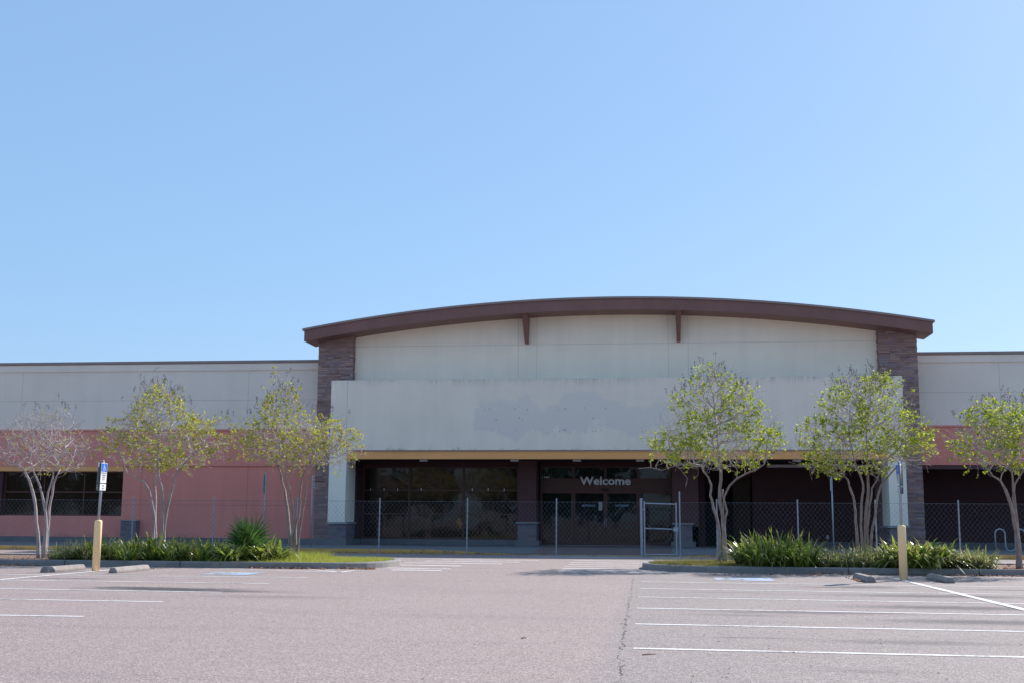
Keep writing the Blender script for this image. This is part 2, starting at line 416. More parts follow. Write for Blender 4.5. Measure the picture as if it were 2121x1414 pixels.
tag(s.build('crosswalk_stripes', M['faint']), 'faded white crosswalk stripes in front of the entrance', 'road marking', kind='structure')
def iso_symbol(mb, P, sc_, r=.09):
    """wheelchair pictogram from ribbons; P maps (u,v) in 0..1 to a point"""
    def rib(pts, wd):
        for (a, b) in zip(pts, pts[1:]):
            a = Vector(a); b = Vector(b); d = (b - a); n = Vector((-d.y, d.x)).normalized() * wd / 2; e = d.normalized() * wd * .3
            mb.face([P(*(a - n - e)), P(*(b - n + e)), P(*(b + n + e)), P(*(a + n - e))])
    mb.face([P(.40 + .085 * math.cos(t * math.pi / 6), .87 + .085 * math.sin(t * math.pi / 6)) for t in range(12)])
    rib([(.42, .76), (.44, .47), (.68, .47), (.80, .17), (.88, .20)], r)
    rib([(.44, .62), (.64, .62)], r * .8)
    rib([(.42 + .25 * math.cos(R(a)), .31 + .25 * math.sin(R(a))) for a in range(110, 350, 20)], r * .8)
for (pa, pb, nm, lb) in (((430, 1187), (536, 1187), 'accessible_stall_marking', 'faded pale blue square with white symbol beside the left island'),
                         ((1480, 1198.5), (1600, 1199.5), 'accessible_stall_marking', 'faded pale blue square with white symbol beside the right island')):
    a, b = G(*pa), G(*pb); cx, cy = (a.x + b.x) / 2, (a.y + b.y) / 2; hw = (b.x - a.x) / 2
    s = MB(); s.face([(cx - hw, cy - .62, .006), (cx + hw, cy - .62, .006), (cx + hw, cy + .62, .006), (cx - hw, cy + .62, .006)]); s.mi = 1
    iso_symbol(s, lambda u, v: (cx - hw * .8 + hw * 1.6 * v, cy - .5 + 1.0 * u, .011), 1)
    tag(s.build(nm, [M['blue'], M['white']]), lb, 'road marking', kind='structure')
# crack along the seam of the two asphalt lanes
random.seed(4)
s = MB(); pts = [(1312, 1192), (1309, 1215), (1305, 1240), (1300, 1265), (1293, 1295), (1290, 1318), (1287, 1345), (1283, 1362), (1286, 1380), (1284, 1414)]
line = []
for (p, q) in zip(pts, pts[1:]):
    A, B = G(*p), G(*q); k = max(3, int((B - A).length / .10))
    for i in range(k): line.append(A.lerp(B, i / k) + Vector((random.gauss(0, .016), 0, .0045)))
end = line[-1]
for i in range(60): line.append(Vector((end.x + random.gauss(0, .02), end.y - .1 * (i + 1), .0045)))
for a, b in zip(line, line[1:]):
    wa = max(.0015, random.gauss(.0034, .003)) * (1.0 if a.y < 18 else .7)
    if random.random() < .2: continue
    s.face([(a.x - wa, a.y, .0045), (b.x - wa, b.y, .0045), (b.x + wa, b.y, .0045), (a.x + wa, a.y, .0045)])
for i in range(70):
    a = random.choice(line); b = a + Vector((random.gauss(0, .12), random.gauss(0, .1), 0)); n = Vector((.0018, .001, 0))
    s.face([a - n, b - n, b + n, a + n])
tag(s.build('asphalt_crack', mat('crack_dark', (.10, .085, .08, 1), .95)), 'dark jagged crack running down the asphalt seam', 'crack', kind='structure')

# ------------------------------------------------------------------ planting islands
def island(x0, x1, y0, y1, nose, nm, soil_label):
    r = 1.9; wd = .17; hk = .15
    out = []
    sg = 1 if nose == 'R' else -1
    xn = x1 if nose == 'R' else x0; xe = x0 if nose == 'R' else x1
    N_ = 10
    yc0, yc1 = y0 + r, y1 - r
    arc1 = [Vector((xn - sg * r + sg * r * math.cos(a), yc0 - r * math.sin(a), 0)) for a in [math.pi / 2 * (1 - i / N_) for i in range(N_ + 1)]]
    arc2 = [Vector((xn - sg * r + sg * r * math.cos(a), yc1 + r * math.sin(a), 0)) for a in [math.pi / 2 * i / N_ for i in range(N_ + 1)]]
    front = []; x = xn - sg * r; 
    path = [Vector((xe, y0, 0))]
    n = int(abs(xn - xe) / 3.0)
    for i in range(1, n): path.append(Vector((xe + (xn - sg * r - xe) * i / n, y0, 0)))
    path += arc1 + arc2
    for i in range(1, n): path.append(Vector((xn - sg * r + (xe - xn + sg * r) * i / n, y1, 0)))
    path.append(Vector((xe, y1, 0)))
    cen = Vector(((x0 + x1) / 2, (y0 + y1) / 2, 0))
    def inward(i):
        a = path[max(0, i - 1)]; b = path[min(len(path) - 1, i + 1)]; d = (b - a).normalized(); nn = Vector((-d.y, d.x, 0))
        return nn * (1 if nose == 'R' else -1)
    s = MB()
    prof = [(0, -.02), (.012, hk - .03), (.035, hk), (wd, hk), (wd, hk - .08)]
    sec = []
    for i, p in enumerate(path):
        nn = inward(i); sec.append([p + nn * a + Vector((0, 0, b)) for a, b in prof])
    for i in range(len(path) - 1):
        A, B = sec[i], sec[i + 1]
        d = (path[i + 1] - path[i]); L = d.length; gg = d.normalized() * (.009 if L > 1 else 0)
        for j in range(len(prof) - 1):
            q = [A[j] + gg, B[j] - gg, B[j + 1] - gg, A[j + 1] + gg]
            s.face(q if nose == 'R' else q[::-1])
    tag(s.build(nm, M['kerb']), None, None, kind='structure')
    s = MB(); inner = [p + inward(i) * (wd - .01) for i, p in enumerate(path)]
    s.face([(p.x, p.y, .115) for p in (inner if nose == 'R' else inner[::-1])])
    tag(s.build('island_soil', M['soil']), soil_label, 'soil', kind='structure')
LI = (-42.0, -6.85, 28.6, 33.4); RI = (-.42, 40.0, 29.1, 33.6)
island(*LI, 'R', 'island_kerb', 'reddish mulch and soil of the left planting island')
island(*RI, 'L', 'island_kerb', 'reddish mulch and soil of the right planting island')

# ------------------------------------------------------------------ the shop
B = empty('store_building', (-2, 50.5, .1))
tag(B, 'vacant cream and salmon stucco store with arched brown roof and Welcome entrance', 'building')
YC, YP, YR, YU, YS, YW, YD, YL = 48.4, 49.9, 48.9, 50.2, 50.75, 51.2, 51.9, 51.0
random.seed(11)
# canopy
CX0, CX1, CZ0, CZ1 = -13.62, 9.74, 4.06, 7.0
k = MB(); k.box(CX0, CX1, YC, 51.0, CZ0, CZ1)
k.mi = 1
for px in (719, 1812):
    x = FX(px, 850, YC); k.box(x - .008, x + .008, YC - .003, YC + .01, CZ0 + .02, CZ1 - .02)
k.mi = 2                                             # holes left by the removed letters
for i in range(34):
    x = random.uniform(-7.3, .6); z = random.choice([4.86, 4.86, 5.35, 5.75]) + random.uniform(-.05, .05); q = random.uniform(.012, .026)
    k.face([(x + q * math.cos(a), YC - .003, z + q * math.sin(a)) for a in [t * math.pi / 4 for t in range(8)]])
k.build('entrance_canopy', [M['canopy'], M['joint'], mat('bolt_hole', (.30, .28, .29, 1), .9)], B)
FI0, FI1 = FX(716, 1000, YC), FX(1841, 1000, YC)
for (a, b) in ((CX0 - .0, FI0), (FI1, CX1)):
    k = MB(); k.box(a, b, YC, YC + 1.55, 1.09, CZ0 - .001); k.build('canopy_fin', M['fin'], B)
boxobj('canopy_fascia', M['ochre'], B, FI0 + .002, FI1 - .002, YC + .03, YC + .25, 3.70, CZ0 - .002)
boxobj('fascia_edge', M['lip'], B, FI0 + .002, FI1 - .002, YC - .02, YC + .03, CZ0 - .035, CZ0 + .012)
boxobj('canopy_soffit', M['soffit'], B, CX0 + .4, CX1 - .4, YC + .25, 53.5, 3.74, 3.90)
for px in (878, 1066, 1195, 1326, 1480, 1650):
    x = FX(px, 955, YC + .5)
    boxobj('ceiling_light', M['lamp'], B, x - .16, x + .16, YC + .35, YC + .68, 3.62, 3.74, bevel=.01)
# stone pillars
def stones(k, x0, x1, y0, y1, z0, z1, faces, hmin=.05, hmax=.10, lmin=.14, lmax=.5, pro=.03):
    k.box(x0 + .03, x1 - .03, y0 + .03, y1, z0, z1)
    z = z0
    while z < z1 - .02:
        h = min(random.uniform(hmin, hmax), z1 - z)
        if 'f' in faces:
            x = x0
            while x < x1 - .01:
                L = min(random.uniform(lmin, lmax), x1 - x)
                if x1 - x - L < .07: L = x1 - x
                k.box(x + .002, x + L - .002, y0 - random.uniform(0, pro), y0 + .06, z + .003, z + h - .003); x += L
        for side in 'lr':
            if side in faces:
                y = y0 + .062
                while y < y1 - .01:
                    L = min(random.uniform(lmin, lmax), y1 - y)
                    if y1 - y - L < .07: L = y1 - y
                    p = random.uniform(0, pro)
                    if side == 'l': k.box(x0 - p, x0 + .05, y + .002, y + L - .002, z + .003, z + h - .003)
                    else: k.box(x1 - .05, x1 + p, y + .002, y + L - .002, z + .003, z + h - .003)
                    y += L
        z += h
ZR = lambda x, top=10.48: top - (73.9 - math.sqrt(73.9 ** 2 - (x + 1.94) ** 2))     # arc of the roof edge
PL0, PL1 = FX(658, 800, YP), FX(731.5, 740, YP)
PR0, PR1 = FX(1820, 740, YP), FX(1901, 760, YP)
for (a, b, fl) in ((PL0, PL1, 'fr'), (PR0, PR1, 'fl')):
    k = MB(); zt = max(ZR(a, 9.97), ZR(b, 9.97)) + .1
    stones(k, a, b, YP, YL + .9, .38, zt, 'flr'); k.build('stone_pillar', M['stone'], B)
for (a, b) in ((CX0 + .02, FI0 + .03), (FI1 - .03, CX1 - .02)):
    k = MB(); stones(k, a, b, YC + .08, YC + 1.5, .38, 1.00, 'flr'); o = k.build('pillar_base', M['brick'], B)
    boxobj('capstone', M['cap'], o, a - .10, b + .07, YC - .01, YC + 1.58, 1.01, 1.075, bevel=.008)
for (a, b) in ((PL0 - .12, FI0 + .10), (FI1 - .10, PR1 + .12)):
    boxobj('pillar_footing', M['concrete'], B, a, b, YC - .05, YP + .9, .10, .38, bevel=.01)
# gable wall under the arch
xs = [PL1 - .1 + (PR0 - PL1 + .2) * i / 40 for i in range(41)]
k = MB()
k.face([(xs[0], YU, CZ1 - .3)] + [(xs[-1], YU, CZ1 - .3)] + [(x, YU, ZR(x, 10.0)) for x in reversed(xs)])
k.face([(x, YU + .3, ZR(x, 10.0)) for x in xs] + [(xs[-1], YU + .3, CZ1 - .3), (xs[0], YU + .3, CZ1 - .3)])
k.mi = 1
zj = FZ(900, 716, YU)
k.box(PL1 + .02, PR0 - .02, YU - .003, YU + .02, zj - .006, zj + .006)
for px in (1074, 1112, 1384, 1425):
    x = FX(px, 700, YU); k.box(x - .006, x + .006, YU - .0035, YU + .02, CZ1, ZR(x, 9.95))
k.build('gable_wall', [M['gable'], M['joint']], B)
# arched roof edge with soffit
def arc_band(k, x0, x1, top, th, y0, y1, n=56, skew=0):
    X = [x0 + (x1 - x0) * i / n for i in range(n + 1)]
    for a, b in zip(X, X[1:]):
        za, zb = ZR(a, top), ZR(b, top)
        k.face([(a, y0, za - th), (b, y0, zb - th), (b, y0, zb), (a, y0, za)])
        k.face([(b, y1, zb - th), (a, y1, za - th), (a, y1, za), (b, y1, zb)])
        k.face([(a, y0, za), (b, y0, zb), (b, y1, zb), (a, y1, za)])
        k.face([(a, y1, za - th), (b, y1, zb - th), (b, y0, zb - th), (a, y0, za - th)])
    for x, o in ((x0, 1), (x1, -1)):
        z = ZR(x, top); q = [(x, y0, z), (x, y1, z), (x, y1, z - th), (x, y0, z - th)]
        k.face(q[::o])
k = MB(); arc_band(k, -15.03, 11.13, 10.39, .46, YR, YR + 1.75); ro = k.build('arched_roof_band', M['roofband'], B, merge=True)
k = MB(); arc_band(k, -15.11, 11.21, 10.48, .087, YR - .06, YR + 1.8); k.build('roof_flashing', M['lip'], ro, merge=True)
for px, pz in ((1092, 712), (1405, 708)):
    x = FX(px, 680, YU); zb = FZ(px, pz, YU - .1); zt = ZR(x, 9.95); k = MB()
    a, b = .115, .075
    P = [(-a, YR + .15, zt), (a, YR + .15, zt), (a, YU - .003, zt), (-a, YU - .003, zt), (-b, YU - .22, zb), (b, YU - .22, zb), (b, YU - .003, zb), (-b, YU - .003, zb)]
    n = len(k.v); k.v += [(x + p[0], p[1], p[2]) for p in P]
    for q in ((3, 2, 1, 0), (4, 5, 6, 7), (0, 1, 5, 4), (1, 2, 6, 5), (2, 3, 7, 6), (3, 0, 4, 7)): k.f.append(tuple(n + i for i in q)); k.m.append(0)
    k.build('roof_bracket', M['roofband'], B)
boxobj('rear_roof', M['lip'], B, -60, 50, YL + .4, 85, 7.2, 7.4)
boxobj('interior_wall', M['soffit'], B, -60, 50, 55.2, 55.5, .0, 7.19)
for (px0_, px1_) in ((1060, 1125), (1385, 1460)):
    boxobj('storefront_return', M['brown'], B, FX(px0_, 1000, YD), FX(px1_, 1000, YD), YD + .31, YD + .6, .12, 3.735)
# wings
def wing(x0, x1, left):
    zt = FZ(330, 748, YL) if left else FZ(2000, 728, YL)
    zc = zt - .12
    zb1 = FZ(100, 889, YL) if left else FZ(2000, 880, YL)       # top of the salmon band
    zb0 = FZ(500, 965, YL) if left else FZ(2000, 962, YL)
    k = MB(); k.box(x0, x1, YL, YL + .35, zb1, zc)
    k.mi = 1
    zl = FZ(300, 829, YL) if left else FZ(2100, 811, YL)
    k.box(x0, x1, YL - .003, YL + .02, zl - .007, zl + .007)
    for px in ((47, 515, -420, -880) if left else (2071, 2540, 3000)):
        x = FX(px, 800, YL); k.box(x - .007, x + .007, YL - .0035, YL + .02, zb1 + .01, zc - .35)
    k.build('wing_wall', [M['wing'], M['joint']], B)
    boxobj('wall_cornice', M['wing'], B, x0, x1, YL - .05, YL - .002, zc - .32, zc - .02)
    boxobj('roof_coping', M['lip'], B, x0, x1, YL - .09, YL + .4, zc, zt, bevel=.008)
    return zb1, zb0
zb1, zb0 = wing(-60, PL0 + .05, True)
WX1 = FX(254, 1020, YL); WX0 = FX(4, 1020, YL)
# salmon band + salmon lower wall, opening for the windows left as a real recess
k = MB(); k.box(-60, PL0 + .04, YL - .08, YL + .35, zb0, zb1 - .001)
k.mi = 1; k.box(-60, PL0 + .04, YL - .10, YL - .078, zb1 - .09, zb1 - .07); k.box(WX1, PL0 + .04, YL - .083, YL - .06, zb0 + .002, zb0 + .015)
k.build('salmon_band', [M['pink'], M['pinkjoint']], B)
zw0 = FZ(150, 1067, YL)
zw1 = FZ(150, 975, YL)
k = MB(); k.box(WX1, PL0 + .03, YL - .03, YL + .34, .36, zb0 - .001); k.box(-60, WX1 - .001, YL - .03, YL + .34, .36, zw0)
k.mi = 1
zl = FZ(450, 1045, YL - .03)
k.box(WX1 + .01, PL0 + .02, YL - .033, YL - .01, zl - .006, zl + .006)
for px in (291, 511):
    x = FX(px, 1040, YL - .03); k.box(x - .007, x + .007, YL - .0335, YL - .01, .37, zb0 - .01)
k.build('salmon_wall', [M['pink'], M['pinkjoint']], B)
boxobj('ochre_lintel', M['ochre'], B, -60, WX1 - .002, YL - .06, YL + .33, zw1, zb0 - .001)
boxobj('wall_base', M['concrete'], B, -60, PL0 - .13, YL - .09, YL + .3, .10, .355)
# dark ribbon windows of the left wing
xw = WX1 - .03
for n in range(4):
    wd_ = WX1 - .03 - WX0 if n == 0 else 6.0
    a, b = xw - wd_, xw
    k = MB(); k.box(a, b, YL + .20, YL + .27, zw1 - .07, zw1 - .002); k.box(a, b, YL + .20, YL + .27, zw0 + .002, zw0 + .06)
    k.box(a, a + .06, YL + .20, YL + .27, zw0 + .06, zw1 - .07); k.box(b - .06, b, YL + .20, YL + .27, zw0 + .06, zw1 - .07)
    zm = FZ(150, 1018, YL + .2); k.box(a + .06, b - .06, YL + .205, YL + .265, zm - .03, zm + .03)
    for j in (1, 2): 
        xm = a + (b - a) * j / 3; k.box(xm - .025, xm + .025, YL + .207, YL + .263, zw0 + .06, zm - .03); k.box(xm - .025, xm + .025, YL + .207, YL + .263, zm + .03, zw1 - .07)
    f = k.build('ribbon_window', M['frame'], B)
    k = MB(); k.face([(a, YL + .25, zw0), (b, YL + .25, zw0), (b, YL + .25, zw1), (a, YL + .25, zw1)]); k.build('pane', M['glass'], f)
    xw = a - .35
    boxobj('window_pier', M['brown'], B, a - .33, a - .02, YL + .02, YL + .33, zw0 + .001, zw1 - .001)
x = FX(270, 1095, YL - .2); k = MB(); stones(k, x - .36, x + .36, YL - .42, YL - .10, .12, FZ(270, 1078, YL - .4), 'flr', .06, .09, .15, .3, .015)
o = k.build('brick_pier', M['brick'], B); boxobj('capstone', M['cap'], o, x - .40, x + .40, YL - .47, YL - .10, FZ(270, 1078, YL - .4), FZ(270, 1078, YL - .4) + .05, bevel=.008)
# right wing: arcade
zb1, zb0 = wing(PR1 - .05, 50, False)
k = MB(); k.box(PR1 - .04, 50, YL - .08, YL + .35, zb0, zb1 - .001)
k.mi = 1; k.box(PR1 - .04, 50, YL - .10, YL - .078, zb1 - .09, zb1 - .07)
k.build('salmon_band', [M['pink'], M['pinkjoint']], B)
boxobj('arcade_beam', M['pilaster'], B, PR1 - .03, 50, YL - .05, YL + .30, zb0 - .17, zb0 - .001)
boxobj('arcade_soffit', M['soffit'], B, PR1 - .03, 50, YL + .31, 55, zb0 - .12, zb0 + .05)
boxobj('arcade_wall', M['brown'], B, PR1 - 2.0, 50, 54.2, 54.5, .1, zb0 + .04)
boxobj('arcade_base', M['concrete'], B, PR1 - 2.0, 50, 54.05, 54.19, .1, .38)
for px in (2350, 2800):
    x = FX(px, 1000, YL); k = MB(); stones(k, x - .5, x + .5, YL - .0, YL + .9, .1, zb0 - .18, 'flr'); k.build('arcade_pillar', M['stone'], B)
# storefront below the canopy
XA, XB = FX(735, 1000, YS), FX(1110, 1000, YS)
boxobj('side_wall', M['brown'], B, FI0 - .3, FX(751, 1040, YW) + .02, YC + 1.56, YW + .3, .12, 3.735)
zk = .38
boxobj('window_sill_wall', M['concrete'], B, FX(735, 1120, YW) + .1, FX(1075, 1120, YW), YW - .22, YW + .2, .12, zk)
zt0, zt1 = FZ(900, 966, YW), FZ(900, 1116, YW)
boxobj('window_header', M['brown'], B, FX(752, 960, YW), FX(1075, 960, YW), YW - .06, YW + .22, zt0, 3.735)
zA, zB = FZ(900, 1014.5, YW), FZ(900, 1063.5, YW)
for (p0, p1) in ((752, 848), (848, 960), (960, 1073)):
    a, b = FX(p0, 1040, YW) + .004, FX(p1, 1040, YW) - .004
    k = MB(); e = .045
    k.box(a, a + e, YW - .05, YW + .06, zk + .004, zt0 - .003); k.box(b - e, b, YW - .05, YW + .06, zk + .004, zt0 - .003)
    for z0_, z1_ in ((zk + .004, zk + .08), (zB - .028, zB + .028), (zA - .028, zA + .028), (zt0 - .06, zt0 - .003)):
        k.box(a + e, b - e, YW - .045, YW + .055, z0_, z1_)
    f = k.build('shop_window', M['frame'], B)
    k = MB()
    for z0_, z1_ in ((zk + .05, zB), (zB, zA), (zA, zt0 - .03)):
        k.face([(a + .02, YW, z0_), (b - .02, YW, z0_), (b - .02, YW, z1_), (a + .02, YW, z1_)])
    k.build('pane', M['glass'], f)
    nclip = 4 if p0 != 848 else 1
    for j in range(nclip):
        x = a + (b - a) * ((j + .55) / 3.4 if p0 != 848 else .22)
        if x < b - .03: boxobj('hanging_clip', M['letter'], f, x - .012, x + .012, YW - .075, YW - .05, zA - .02, zA + .09)
# pilasters + stone piers both sides of the doors
for (p0, p1, q0, q1) in ((1073, 1111, 1072, 1111), (1392, 1446, 1396, 1434)):
    a, b = FX(p0, 1000, YS), FX(p1, 1000, YS)
    boxobj('pilaster', M['pilaster'], B, a, b, YS, YD + .3, 1.0, 3.735)
    a, b = FX(q0, 1105, YS - .15), FX(q1, 1105, YS - .15)
    k = MB(); stones(k, a, b, YS - .15, YS + .8, .37, 1.08, 'flr', .09, .14, .3, .6, .012)
    o = k.build('stone_pier', M['brick'], B); boxobj('capstone', M['cap'], o, a - .07, b + .07, YS - .24, YS + .8, 1.08, 1.14, bevel=.008)
    boxobj('pier_footing', M['concrete'], B, a - .12, b + .14, YS - .3, YS + .85, .10, .37, bevel=.01)
# entrance
a, b = FX(1119, 1020, YD), FX(1395, 1020, YD)
ztop, zr0, zr1, zd = FZ(1250, 965, YD), FZ(1250, 991, YD), FZ(1250, 1016, YD), .16
boxobj('entrance_header', M['brown'], B, a, b, YD - .1, YD + .2, ztop, 3.735)
k = MB(); k.box(a, b, YD - .06, YD + .1, zr1 + .003, zr0 - .003); zc_ = (zr0 + zr1) / 2
k.box(a, b, YD - .085, YD - .06, zc_ - .02, zc_ + .02); k.box(a, b, YD - .11, YD - .06, zr1 + .003, zr1 + .09)
k.build('entrance_transom_beam', M['frame'], B)
xd = [FX(p, 1050, YD) for p in (1119, 1188, 1254, 1322, 1395)]
for i, (u, v) in enumerate(zip(xd, xd[1:])):
    k = MB(); e = .05
    k.box(u, u + e, YD - .04, YD + .05, zr0, ztop - .002); k.box(v - e, v, YD - .04, YD + .05, zr0, ztop - .002)
    k.box(u + e, v - e, YD - .04, YD + .05, zr0, zr0 + .03); k.box(u + e, v - e, YD - .04, YD + .05, ztop - .05, ztop - .002)
    f = k.build('transom_window', M['frame'], B)
    k = MB(); k.face([(u, YD, zr0), (v, YD, zr0), (v, YD, ztop - .03), (u, YD, ztop - .03)]); k.build('pane', M['doorglass'], f)
    k = MB(); e = .075 if i in (1, 2) else .10
    k.box(u + .004, u + e, YD - .05, YD + .05, zd, zr1); k.box(v - e, v - .004, YD - .05, YD + .05, zd, zr1)
    k.box(u + e, v - e, YD - .05, YD + .05, zd, zd + .16); k.box(u + e, v - e, YD - .05, YD + .05, zr1 - .10, zr1)
    f = k.build('door' if i in (1, 2) else 'side_light', M['frame'], B)
    k = MB(); k.face([(u + .03, YD, zd + .1), (v - .03, YD, zd + .1), (v - .03, YD, zr1 - .05), (u + .03, YD, zr1 - .05)]); k.build('pane', M['doorglass'], f)
    if i in (1, 2):
        me = text_mesh('ENTRANCE', .125, .001, 0.0, space=1.05); me.materials.append(M['decal'])
        o = link('entrance_lettering', me); px = 1219 if i == 1 else 1288.5
        pt = F(px, 1048, YD - .01)
        me.transform(Matrix.Translation(pt) @ Matrix.Rotation(math.pi / 2, 4, 'X') @ Matrix.Diagonal((.86, 1, 1, 1)))
        o.parent = f; o.matrix_parent_inverse = f.matrix_world.inverted()
        xh = v - .035 if i == 1 else u + .035
        k = MB(); k.tube([(xh, YD - .05, .95), (xh, YD - .1, .98), (xh, YD - .1, 1.28), (xh, YD - .05, 1.31)], .012); k.build('door_handle', M['steel'], f)
    if i == 1:
        pa, pb = F(1240, 1038, YD - .008), F(1247.5, 1056, YD - .008)
        k = MB(); k.box(pa.x, pb.x, YD - .010, YD - .007, pb.z, pa.z); k.build('paper_notice', M['paper'], f)
x = FX(1254, 1012, YD); boxobj('door_sensor', M['ink'], B, x - .13, x + .13, YD - .19, YD - .112, zr1 + .02, zr1 + .10, bevel=.01)
boxobj('door_threshold', M['steel'], B, a, b, YD - .12, YD + .1, .152, .165)
# right part under the canopy: alcove and dark wall
xa, xb, xc = FX(1446, 1000, 52), FX(1517, 1000, 53), FX(1552, 1000, 53)
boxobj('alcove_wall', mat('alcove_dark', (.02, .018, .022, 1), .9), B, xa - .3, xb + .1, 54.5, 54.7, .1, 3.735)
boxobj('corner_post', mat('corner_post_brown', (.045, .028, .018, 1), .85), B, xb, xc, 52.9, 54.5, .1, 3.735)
boxobj('back_wall', M['brown'], B, xc + .12, PR1, 53.1, 53.4, .1, 3.735)
boxobj('back_wall_base', M['concrete'], B, xc + .12, PR1, 53.0, 53.09, .1, .38)
boxobj('alcove_return', M['brown'], B, xa - .35, xa - .02, YD + .31, 54.5, .1, 3.735)
x0_, x1_ = FX(1588, 967, 51.6), FX(1722, 967, 51.6)
boxobj('strip_light', M['lamp'], B, x0_, x1_ + 1.5, 51.4, 51.6, 3.50, 3.62, bevel=.01)
for (x, y) in ((FX(1714, 1110, 53.08), 0),):
    boxobj('wall_outlet', M['lamp'], B, x - .05, x + .05, 53.02, 53.098, .50, .66)

# lettering on the building
def sign_text(name, body, px0, px1, pyb, pyt, Y, m, depth, offset, label, cat, parent=None):
    me = text_mesh(body, 1.0, 0.0, offset, 'LEFT', 1.0)
    n = len(me.vertices); xs_ = np.zeros(n * 3); me.vertices.foreach_get('co', xs_); xs_ = xs_.reshape(-1, 3)
    lo, hi = xs_.min(0), xs_.max(0)
    A, Bp = F(px0, pyb, Y), F(px1, pyt, Y)
    sx_, sz_ = (Bp.x - A.x) / (hi[0] - lo[0]), (Bp.z - A.z) / (hi[1] - lo[1])
    bm = bmesh.new(); bm.from_mesh(me)
    ext = bmesh.ops.extrude_face_region(bm, geom=bm.faces[:])
    bmesh.ops.translate(bm, verts=[v for v in ext['geom'] if isinstance(v, bmesh.types.BMVert)], vec=(0, 0, depth))
    bmesh.ops.recalc_face_normals(bm, faces=bm.faces)
    bm.to_mesh(me); bm.free()
    me.transform(Matrix.Translation((A.x, Y, A.z)) @ Matrix.Rotation(math.pi / 2, 4, 'X') @ Matrix.Diagonal((sx_, sz_, 1, 1)) @ Matrix.Translation((-lo[0], -lo[1], 0)))
    me.materials.clear(); me.materials.append(m)
    o = link(name, me, parent)
    if label: tag(o, label, cat)
    return o
sign_text('welcome_lettering', 'Welcome', 1201, 1306.5, 1003.3, 986.0, YD - .14, M['letter'], .05, .028, 'pale raised Welcome lettering above the sliding entrance doors', 'sign')
sign_text('address_numerals', '1101', 1123, 1138, 990, 984.5, YD - .005, M['letter'], .004, .02, None, None, B)

# ------------------------------------------------------------------ fences
def mesh_wires(k, x0, x1, z0, z1, y, pitch=.155, r=.0023, slope=1.25):
    hh = z1 - z0; dx = hh / slope
    for sgn, yo in ((1, -.004), (-1, .004)):
        x = x0 - dx
        while x < x1 + dx:
            ax, az, bx, bz = x, z0, x + dx, z1
            if sgn < 0: az, bz = z1, z0
            def zat(q): return az + (bz - az) * (q - ax) / (bx - ax)
            p0, p1 = max(ax, x0), min(bx, x1)
            if p1 - p0 > .02:
                A_, B_ = Vector((p0, y + yo, zat(p0))), Vector((p1, y + yo, zat(p1)))
                k.tube([A_, B_], r, 3, False)
            x += pitch
YF = 42.05
ZT = 1.88
def fence(px_list, x_from, x_to, label, endposts=()):
    t = empty('chain_link_fence', ((x_from + x_to) / 2, YF, 0)); tag(t, label, 'fence')
    k = MB(); mesh_wires(k, x_from, x_to, .04, ZT, YF); k.build('wire_mesh', M['wire'], t)
    k = MB(); k.tube([(x_from, YF, ZT - .02), (x_to, YF, ZT - .02)], .004, 4, False); k.tube([(x_from, YF, .06), (x_to, YF, .06)], .004, 4, False); k.build('tension_wire', M['wire'], t)
    for (x, r, h) in px_list:
        k = MB(); lean = random.uniform(-.012, .012); k.tube([(x, YF + .03, 0), (x + lean, YF + .03, h)], r, 8); k.tube([(x + lean, YF + .03, h), (x + lean, YF + .03, h + .025)], [r * 1.15, r * .5], 8)
        k.build('post', M['steel'], t, smooth=False)
lp = [(FX(p, 1090, YF), .025, 1.96) for p in (101, 273, 441, 614.5, 785, 967, 1152)] + [(FX(1329, 1090, YF), .048, 1.98)]
sp = lp[1][0] - lp[0][0]
lp = [(lp[0][0] - sp * i, .03, 1.96) for i in (4, 3, 2, 1)] + lp
fence(lp, lp[0][0], lp[-1][0], 'long chain link fence run left of the entrance gate')
rp = [(FX(1408.5, 1090, YF), .026, 2.22)] + [(FX(p, 1090, YF), .025, 1.96) for p in (1485, 1653, 1815, 1987, 2158)]
sp = rp[-1][0] - rp[-2][0]; rp += [(rp[-1][0] + sp * i, .03, 1.96) for i in (1, 2, 3)]
fence(rp, rp[0][0], rp[-1][0], 'chain link fence run right of the gate behind the leafy trees')
g0, g1 = FX(1335, 1090, YF), FX(1401, 1090, YF)
t = empty('fence_gate', (g0, YF, 0)); tag(t, 'narrow chain link walk gate with tubular frame in front of the doors', 'gate')
k = MB(); r = .022
k.tube([(g0, YF, .03), (g0, YF, 1.90)], .026, 8); k.tube([(g1, YF, .03), (g1, YF, 1.86)], .026, 8)
k.tube([(g0, YF, 1.83), (g1, YF, 1.80)], r, 8); k.tube([(g0, YF, .96), (g1, YF, .93)], r, 8); k.tube([(g0, YF, .06), (g1, YF, .06)], r, 8)
k.build('gate_frame', M['steel'], t, smooth=False)
k = MB(); mesh_wires(k, g0 + .02, g1 - .02, .07, 1.80, YF); k.build('wire_mesh', M['wire'], t)
for z in (1.62, .55):
    k = MB(); k.tube([(g0 - .15, YF + .02, z), (g0 + .03, YF, z - .01)], .018, 6); k.build('hinge', M['steel'], t)
k = MB(); k.box(g1 - .10, g1 + .06, YF - .05, YF + .05, .86, 1.0); k.tube([(g1 + .05, YF, 1.03), (g1 + .02, YF - .03, .80), (g1 + .06, YF - .03, .74)], .012, 6); k.build('latch', M['steel'], t)
k = MB(); k.tube([(g0 + .10, YF - .02, 1.09), (g0 + .2, YF - .03, 1.0), (g0 + .33, YF - .03, .96)], .008, 5); k.build('loose_wire', M['wire'], t); k = MB(); k.tube([(g1 - .16, YF - .03, .78), (g1 - .22, YF - .04, .62), (g1 - .40, YF - .04, .46)], .006, 5); k.build('loose_wire', M['wire'], t)

